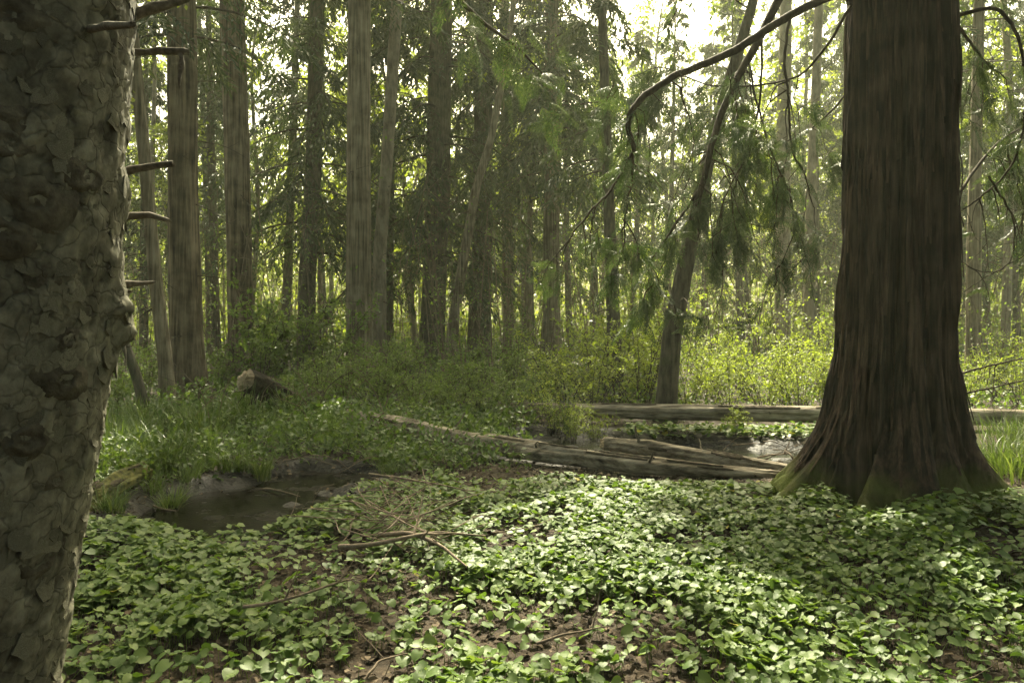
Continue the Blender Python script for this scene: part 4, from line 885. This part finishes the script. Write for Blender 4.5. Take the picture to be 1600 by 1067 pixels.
l3 = log('fallen_log', 'long straight log lying level behind the pool below the yellow-green shrubs',
    [(790, 637, 11.6), (1000, 643, 11.3), (1300, 648, 11.0), (1660, 655, 10.8)], [.08, .105, .115, .12], 'log', 3, seg=150, crack=.06)
bark_slabs(l3, 8, 13, 'twig')
l4 = log('mossy_log', 'short yellow-green mossy log poking out beside the foreground trunk',
    [(105, 800, 6.2), (150, 775, 6.45), (190, 754, 6.8), (228, 736, 7.2)], [.085, .09, .085, .075], 'moss_log', 4, seg=50, crack=.4)
bark_slabs(l4, 5, 14, 'twig')
l5 = log('fallen_log', 'sawn log with pale raised end and dark rotten bark resting on the bank',
    [(384, 594, 10.5), (404, 602, 10.8), (428, 616, 11.2), (460, 634, 11.7), (520, 652, 12.3)], [.14, .165, .17, .16, .13], 'rot', 5, seg=60, crack=.13, ends=('cut', 'rot'))
bark_slabs(l5, 6, 15, 'rot')
rr5 = RS(16); root5, c5 = l5[0], l5[1]
for i in range(26):                                  # torn roots hanging under the sawn log
    j = rr5.randint(4, len(c5) // 2); q = np.linspace(0, 1, 7)[:, None]; dv = norm(rr5.normal(0, 1, 3) * np.array([1, .8, .4]) + np.array([.2, -.5, -.9])) * rr5.uniform(.25, .6)
    p = c5[j] + dv * q + np.cumsum(rr5.normal(0, .02, (7, 3)), 0) * q
    MB().add(*tubes(p, rr5.uniform(.006, .018) * (1 - .8 * q[:, 0]), 5)).build('root', M['rot'], root5)

# ------------------------------------------------------------------ sticks lying about
def stick(label, group, pts, r, seed, forks=2, mat='dead_twig'):
    rs = RS(seed); p = np.array(pts, float); q = np.linspace(0, 1, 14); c = np.stack([np.interp(q, np.linspace(0, 1, len(p)), p[:, i]) for i in range(3)], -1)
    c += np.cumsum(rs.normal(0, .006, c.shape), 0)
    for _ in range(2): c[1:-1] = (c[:-2] + c[1:-1] * 2 + c[2:]) / 4
    o = c[0].copy(); c -= o; mb = MB(); V, f = tubes(c, r * (1 - .65 * q), 6); mb.add(V, f)
    for _ in range(forks):
        j = rs.randint(4, 12); l = rs.uniform(.12, .35); dv = norm(norm(c[j + 1] - c[j - 1]) * .7 + rs.normal(0, .5, 3) + np.array([0, 0, .15])) * l
        k = np.linspace(0, 1, 6)[:, None]; s = c[j] + dv * k + np.cumsum(rs.normal(0, .006, (6, 3)), 0) * k; V, f = tubes(s, np.linspace(r * .5, r * .15, 6), 4); mb.add(V, f)
    ob = mb.build('fallen_branch', M[mat]); ob.location = tuple(o); tag(ob, label, 'branch', group); return ob
def onground(x, y, h):
    d = F * (CAMZ - h) / (y - HOR); X = (x - 800) / F * d; return [X, d, float(gz(X, d)) + h]
rs = RS(90)
stick('crooked dead branch arching over the ground cover in front of the twig tangle', None, [onground(590, 832, .20), onground(640, 822, .28), onground(690, 848, .24), onground(730, 880, .18)], .017, 1)
stick('long forked dead branch lying across the top of the twig tangle', None, [onground(530, 850, .18), onground(620, 838, .26), onground(690, 822, .27), onground(760, 828, .2)], .016, 2, 3)
stick('thin dead branch reaching from the mud pool edge toward the slanting log', None, [onground(575, 742, .16), onground(660, 750, .22), onground(745, 762, .22)], .011, 3)
stick('thin bare branch lying on the leaves near the bottom of the twig tangle', None, [onground(380, 945, .14), onground(450, 930, .22), onground(520, 905, .24), onground(570, 900, .2)], .009, 4)
stick('pale stick on the brown leaf litter at the bottom edge', None, [onground(570, 1066, .05), onground(600, 1040, .08), onground(640, 1028, .08)], .007, 5)
stick('pale stick lying in the leaf litter below the bright leaves', None, [onground(840, 1010, .05), onground(900, 1003, .07), onground(950, 992, .08)], .008, 6, 1)
stick('thin straight twig on the soil under the big cedar at the bottom edge', None, [onground(1370, 1060, .03), onground(1450, 1062, .04), onground(1550, 1066, .04)], .006, 7, 1)
stick('slim branch slanting down into the mud pool from the grassy bank', None, [onground(408, 740, .06), onground(435, 752, .02), onground(470, 760, .0)], .010, 8, 0)
stick('long pale twig lying along the near bank of the mud pool', None, [onground(240, 768, .06), onground(290, 778, .03), onground(360, 786, .02)], .008, 9, 1)
stick('bent dead branch rising from the water behind the split log', None, [onground(1165, 722, .03), onground(1195, 712, .12), onground(1235, 712, .12)], .014, 10, 1)
stick('short broken stick leaning against the root of the big cedar', None, [onground(1252, 735, .02), onground(1240, 716, .14), onground(1228, 705, .18)], .014, 11, 0)
stick('thin bare twig arching over the bank in front of the furrowed cedar trunk', None, [P(285, 690, 9.5), P(300, 650, 9.6), P(335, 618, 9.8), P(372, 592, 10)], .007, 12, 1)
stick('pale hooked branch standing in the brush behind the long slanting log', None, [P(605, 640, 12), P(575, 660, 11.5), P(545, 650, 11.5)], .010, 13, 2)
for i in range(48):
    x, y = rs.normal(625, 60), rs.normal(805, 22); a = rs.uniform(-1.4, 1.4); L = rs.uniform(50, 170)
    stick('thin brown twig in the tangle of dead twigs beside the mud pool', 'twigs in the dead tangle', [onground(x - L / 2 * math.cos(a), y - L / 4 * math.sin(a), rs.uniform(.08, .18)), onground(x, y, rs.uniform(.14, .30)), onground(x + L / 2 * math.cos(a), y + L / 4 * math.sin(a), rs.uniform(.08, .2))], rs.uniform(.003, .0065), 400 + i, rs.randint(0, 3))
for i in range(22):
    x, y = rs.uniform(440, 700), rs.uniform(655, 735); a = rs.uniform(-.9, .9); L = rs.uniform(40, 110); d = F * CAMZ / (y - HOR)
    stick('thin brown twig leaning in the brush between mud pool and slanting log', 'twigs beside the slanting log', [P(x - L / 2, y + L * .3 * math.sin(a), d), P(x, y - 14, d), P(x + L / 2, y - L * .35 * math.sin(a) - 8, d)], rs.uniform(.004, .008), 500 + i, rs.randint(0, 3))
for i in range(30):
    x, y = rs.uniform(290, 640), rs.uniform(600, 690); d = rs.uniform(9.6, 12.5); L = rs.uniform(50, 150); sg = rs.choice([-1, 1])
    x0_ = (x - 800) / F * d; p0 = np.array([x0_, d, float(gz(x0_, d))]); top = P(x + sg * L * .6, y - L * .5, d); mid = (p0 + top) / 2 + np.array([-.1 * sg, 0, .12])
    stick('thin bare stem arching out of the brush on the bank above the mud pool', 'bare stems on the bank', [p0, mid, top], rs.uniform(.004, .008), 800 + i, rs.randint(1, 4), 'dead_twig' if i % 3 else 'twig')
for i in range(14):
    x, y = rs.uniform(1130, 1300), rs.uniform(690, 738); a = rs.uniform(-.9, .9); L = rs.uniform(30, 90); d = F * CAMZ / (y - HOR)
    stick('thin dead twig sticking out of the pool beside the big cedar', 'twigs in the pool', [P(x - L / 2, y + L * .3 * math.sin(a), d), P(x, y - 8, d), P(x + L / 2, y - L * .3 * math.sin(a) - 4, d)], rs.uniform(.004, .009), 600 + i, rs.randint(0, 2))

# ------------------------------------------------------------------ sedge clumps
def blades(mb, rs, n, cx, cy, spread, L0, L1, w=.006, z=0.0):
    a = rs.uniform(0, 2 * np.pi, n); r = spread * np.sqrt(rs.rand(n)); bx = cx + r * np.cos(a); by = cy + r * np.sin(a)
    L = rs.uniform(L0, L1, n); o = a + rs.normal(0, .6, n); out = rs.uniform(.15, .8, n); q = np.linspace(0, 1, 6)
    hx = np.stack([np.cos(o), np.sin(o)], -1)
    c = np.stack([bx[:, None] + hx[:, :1] * (L * out)[:, None] * q ** 1.7, by[:, None] + hx[:, 1:] * (L * out)[:, None] * q ** 1.7, z + L[:, None] * (q * 1.0 - .55 * out[:, None] * q ** 2.2)], -1)
    sd = np.stack([-np.sin(o + rs.normal(0, .8, n)), np.cos(o), np.zeros(n)], -1); wd = w * rs.uniform(.6, 1.3, n)[:, None] * (1 - q ** 2 * .95)
    V = np.stack([c - sd[:, None, :] * wd[..., None], c + sd[:, None, :] * wd[..., None]], 2).reshape(n, 12, 3)
    k = np.arange(5) * 2; f = np.stack([k, k + 1, k + 3, k + 2], -1); f = f[None] + (np.arange(n) * 12)[:, None, None]
    mb.add(V.reshape(-1, 3), f.reshape(-1, 4), np.repeat(np.clip(rs.beta(2, 3, n), 0, 1), 12))
rs = RS(95); sed = []
for i in range(4):
    mb = MB(); blades(mb, RS(700 + i), 75, 0, 0, .16, .3, .7); sed.append(mb.mesh('sedge_clump', M['grass']))
sg = []
for i in range(46):
    if i % 5 == 4 and i < 42: continue
    px, d = (rs.uniform(120, 330), rs.uniform(7.7, 10.2)) if i < 34 else ((rs.uniform(330, 460), rs.uniform(9.6, 11)) if i < 42 else (rs.uniform(840, 960), rs.uniform(10.5, 11.2)))
    x = (px - 800) / F * d
    if hollow(x, d) > .3: continue
    ob = link('sedge_clump', sed[i % 4], loc=(x, d, float(gz(x, d)) - .02)); s = rs.uniform(.7, 1.2); ob.scale = (s, s, s); ob.rotation_euler = (0, 0, rs.uniform(0, 6.28))
    sg.append((px, ob)); tag(ob, 'arching green sedge clump on the bank behind the mud pool' if i < 42 else 'small sedge clump at the pool edge behind the slanting log', 'sedge', 'sedge on the bank' if i < 42 else 'sedge by the pool')
by_place('arching sedge clump', [q for q in sg if q[0] < 500]); by_place('small pool-side sedge clump', [q for q in sg if q[0] >= 500])
rim = []
for i in range(26):
    a = rs.uniform(-.2, 3.6); e = POOLS[0] if a > 1.2 else POOLS[1]; k = rs.uniform(1.02, 1.25); x, y = e[0] + e[2] * k * math.cos(a), e[1] + e[3] * k * math.sin(a)
    if hollow(x, y) > .75: continue
    ob = link('sedge_clump', sed[i % 4], loc=(x, y, float(gz(x, y)) - .02)); s_ = rs.uniform(.35, .7); ob.scale = (s_, s_, s_ * rs.uniform(.6, 1)); ob.rotation_euler = (0, 0, rs.uniform(0, 6.28))
    tag(ob, '-', 'sedge', 'sedge overhanging the mud pool'); rim.append((800 + x / y * F, ob))
by_place('mud-rim sedge clump', rim)
for i, (px, d) in enumerate([(265, 6.85), (272, 7.0), (318, 7.9)]):
    x = (px - 800) / F * d; ob = link('sedge_clump', sed[i], loc=(x, d, float(gz(x, d)))); ob.scale = (.62, .62, .5); tag(ob, 'green sedge clump growing at the rim of the mud pool beside the mossy log', 'sedge', 'sedge at the mud rim')
gb = MB(); r7 = RS(720)
for i in range(40):
    d = r7.uniform(7.3, 11); px = r7.uniform(1530, 1720); blades(gb, r7, 60, (px - 800) / F * d, d, .3, .2, .5, .005, float(gz((px - 800) / F * d, d)))
tag(gb.build('grass', M['grass']), 'bright grass growing beyond the roots of the big cedar', 'grass', kind='stuff')

# ------------------------------------------------------------------ leaf litter
def litter():
    rs = RS(97); mb = MB(); n = 15000; y = 2.3 + 6.2 * rs.rand(n) ** .8; x = rs.uniform(-.78, .78, n) * y; k = (hollow(x, y) < .45) | ((hollow(x, y) < .97) & (rs.rand(n) < .5)); x, y = x[k], y[k]; n = len(x)
    pos = np.stack([x, y, np.maximum(gz(x, y) + .008 + .018 * rs.rand(n), np.where(hollow(x, y) > .3, -.08, -9))], -1); sz = rs.uniform(.015, .055, n)
    V, f = inst(*T_OVAL, pos, basis(norm(rs.normal(0, 1, (n, 3)) * np.array([1, 1, .25])), rs.normal(0, .35, (n, 3)) + np.array([0, 0, 1.0])), np.stack([sz, sz * rs.uniform(.5, 1, n), sz * 1.5], -1))
    mb.add(V, f, np.repeat(rs.rand(n), 7)); tag(mb.build('leaf_litter', M['litter'], smooth=False), 'brown dead leaf litter showing between the green leaves', 'leaf litter', kind='stuff')
litter()

# ------------------------------------------------------------------ ground cover
def cover():
    rs = RS(98); n = 76000; y = 2.3 + 5.4 * rs.rand(n) ** .64; x = rs.uniform(-.86, .86, n) * y
    px = 800 + x / y * F; py = HOR + F * (CAMZ - .1) / y
    den = .22 + .95 * sstep(.34, .5, fbm(x * 1.5, y * 1.5, 20.0))
    def patch(cx, cy, rx, ry, s): 
        nonlocal den
        den = den * (1 - .74 * s * np.exp(-((px - cx) / rx) ** 2 - ((py - cy) / ry) ** 2))
    patch(470, 915, 150, 55, 1.0); patch(640, 1015, 190, 50, .98); patch(880, 985, 150, 50, .95); patch(1000, 1050, 180, 34, .95); patch(1490, 985, 210, 70, .9); patch(1350, 925, 100, 50, .85); patch(640, 808, 120, 34, 1.0); patch(860, 905, 80, 24, .7); patch(1580, 1040, 160, 60, .9); patch(250, 900, 60, 20, .6)
    back = np.interp(x, [-3.0, -1.7, -1.2, -.6, 1.5, 2.3, 2.9, 4.2, 6], [5.9, 5.9, 7.15, 7.3, 7.1, 6.9, 6.6, 5.9, 5.6])
    edge = y < back + .25 * (fbm(x * 2, y * 2, 31.0) - .45)
    cz = ((x - 3.09) / 1.0) ** 2 + ((y - 6.45) / .95) ** 2
    keep = (rs.rand(n) < den) & (hollow(x, y) < .25) & edge & (cz > .62) & (np.hypot(x + 1.5, y - 1.9) > .42)
    x, y, px, py = x[keep], y[keep], px[keep], py[keep]; n = len(x)
    g0 = gz(x, y); hgt = (.02 + .12 * fbm(x * 2.2, y * 2.2, 40.0) + .06 * rs.rand(n)) * (.45 + .55 * np.clip(den[keep], 0, 1))
    rootbump = np.exp(-((px - 1500) / 120) ** 2 - ((py - 830) / 50) ** 2); hgt = hgt + .20 * rootbump * rs.rand(n) + .16 * np.exp(-((px - 1300) / 45) ** 2 - ((py - 790) / 35) ** 2) * rs.rand(n)
    pos = np.stack([x, y, g0 + hgt], -1); az = rs.uniform(0, 2 * np.pi, n); tilt = rs.normal(.0, .22, n)
    dr = np.stack([np.cos(az), np.sin(az), -.22 + tilt * .6], -1); nn = rs.normal(0, .27, (n, 3)) + np.array([0, .0, 1.0])
    sz = (.020 + .054 * rs.beta(1.8, 2.4, n)) * (.85 + .3 * vn(x * .9, y * .9, 50.0)); Mx = basis(norm(dr), nn); var = np.clip(rs.beta(2.2, 2.6, n) + .25 * (fbm(x * 2, y * 2, 60.0) - .45), 0, .92); var[rs.rand(n) < .002] = 1.0
    tm = [heart_template(.35, .35), heart_template(.15, .55), heart_template(.55, .2), heart_template(-.1, .5)]; kind = rs.randint(0, 4, n)
    inview = (np.abs(px - 800) < 800) & (py < 1060); big = np.argsort(np.where(inview, y, 99))[:300]; isbig = np.zeros(n, bool); isbig[big] = True
    mb = MB()
    for k in range(4):
        s = (kind == k) & ~isbig & (y < 4.9); V, f = inst(tm[k][0], tm[k][1], pos[s], Mx[s], sz[s]); mb.add(V, f, np.repeat(var[s], len(tm[k][0])))
    s = y >= 4.9; V, f = inst(*T_OVAL, pos[s], Mx[s], np.stack([sz[s], sz[s] * 1.15, sz[s]], -1)); mb.add(V, f, np.repeat(var[s], 7))
    q = np.linspace(0, 1, 3); b = np.stack([x + rs.normal(0, .02, n), y + rs.normal(0, .02, n), g0 - .01], -1)
    st = b[:, None, :] + (pos - b)[:, None, :] * q[None, :, None] + np.array([0, 0, .02]) * (q * (1 - q))[None, :, None]
    st = st[y < 4.6]; V, f = tubes(st, np.tile([.0018, .0016, .0012], (len(st), 1)), 3); mb.add(V, f, .7)
    root = mb.build('ground_cover', M['cover']); tag(root, 'carpet of glossy heart-shaped green leaves covering the forest floor', 'ground cover', kind='stuff')
    lm = {}
    for k in range(4):
        for j in range(5): lm[k, j] = MB().add(tm[k][0], tm[k][1], [.12, .3, .48, .66, .84][j]).mesh('leaf', M['cover'])
    for i in big:
        ob = link('leaf', lm[kind[i], min(4, int(var[i] * 5))], root); ob.rotation_euler = Matrix(Mx[i].tolist()).to_euler(); ob.location = pos[i]; ob.scale = (sz[i],) * 3
    # patch of the same plants past the pool, before the straight log
    n = 2000; y = rs.uniform(10.1, 10.75, n); x = rs.uniform(1.2, 5.2, n); k = (hollow(x, y) < .3); x, y = x[k], y[k]; n = len(x); pos = np.stack([x, y, gz(x, y) + rs.uniform(.03, .11, n)], -1)
    V, f = inst(*T_OVAL, pos, basis(norm(rs.normal(0, 1, (n, 3)) * np.array([1, 1, .3])), rs.normal(0, .3, (n, 3)) + np.array([0, 0, 1.0])), rs.uniform(.05, .09, n)); p2 = MB(); p2.add(V, f, np.repeat(rs.rand(n), 7))
    tag(p2.build('pool_side_plants', M['cover']), 'low leafy plants on the far rim of the pool before the straight log', 'ground cover', kind='stuff')
cover()
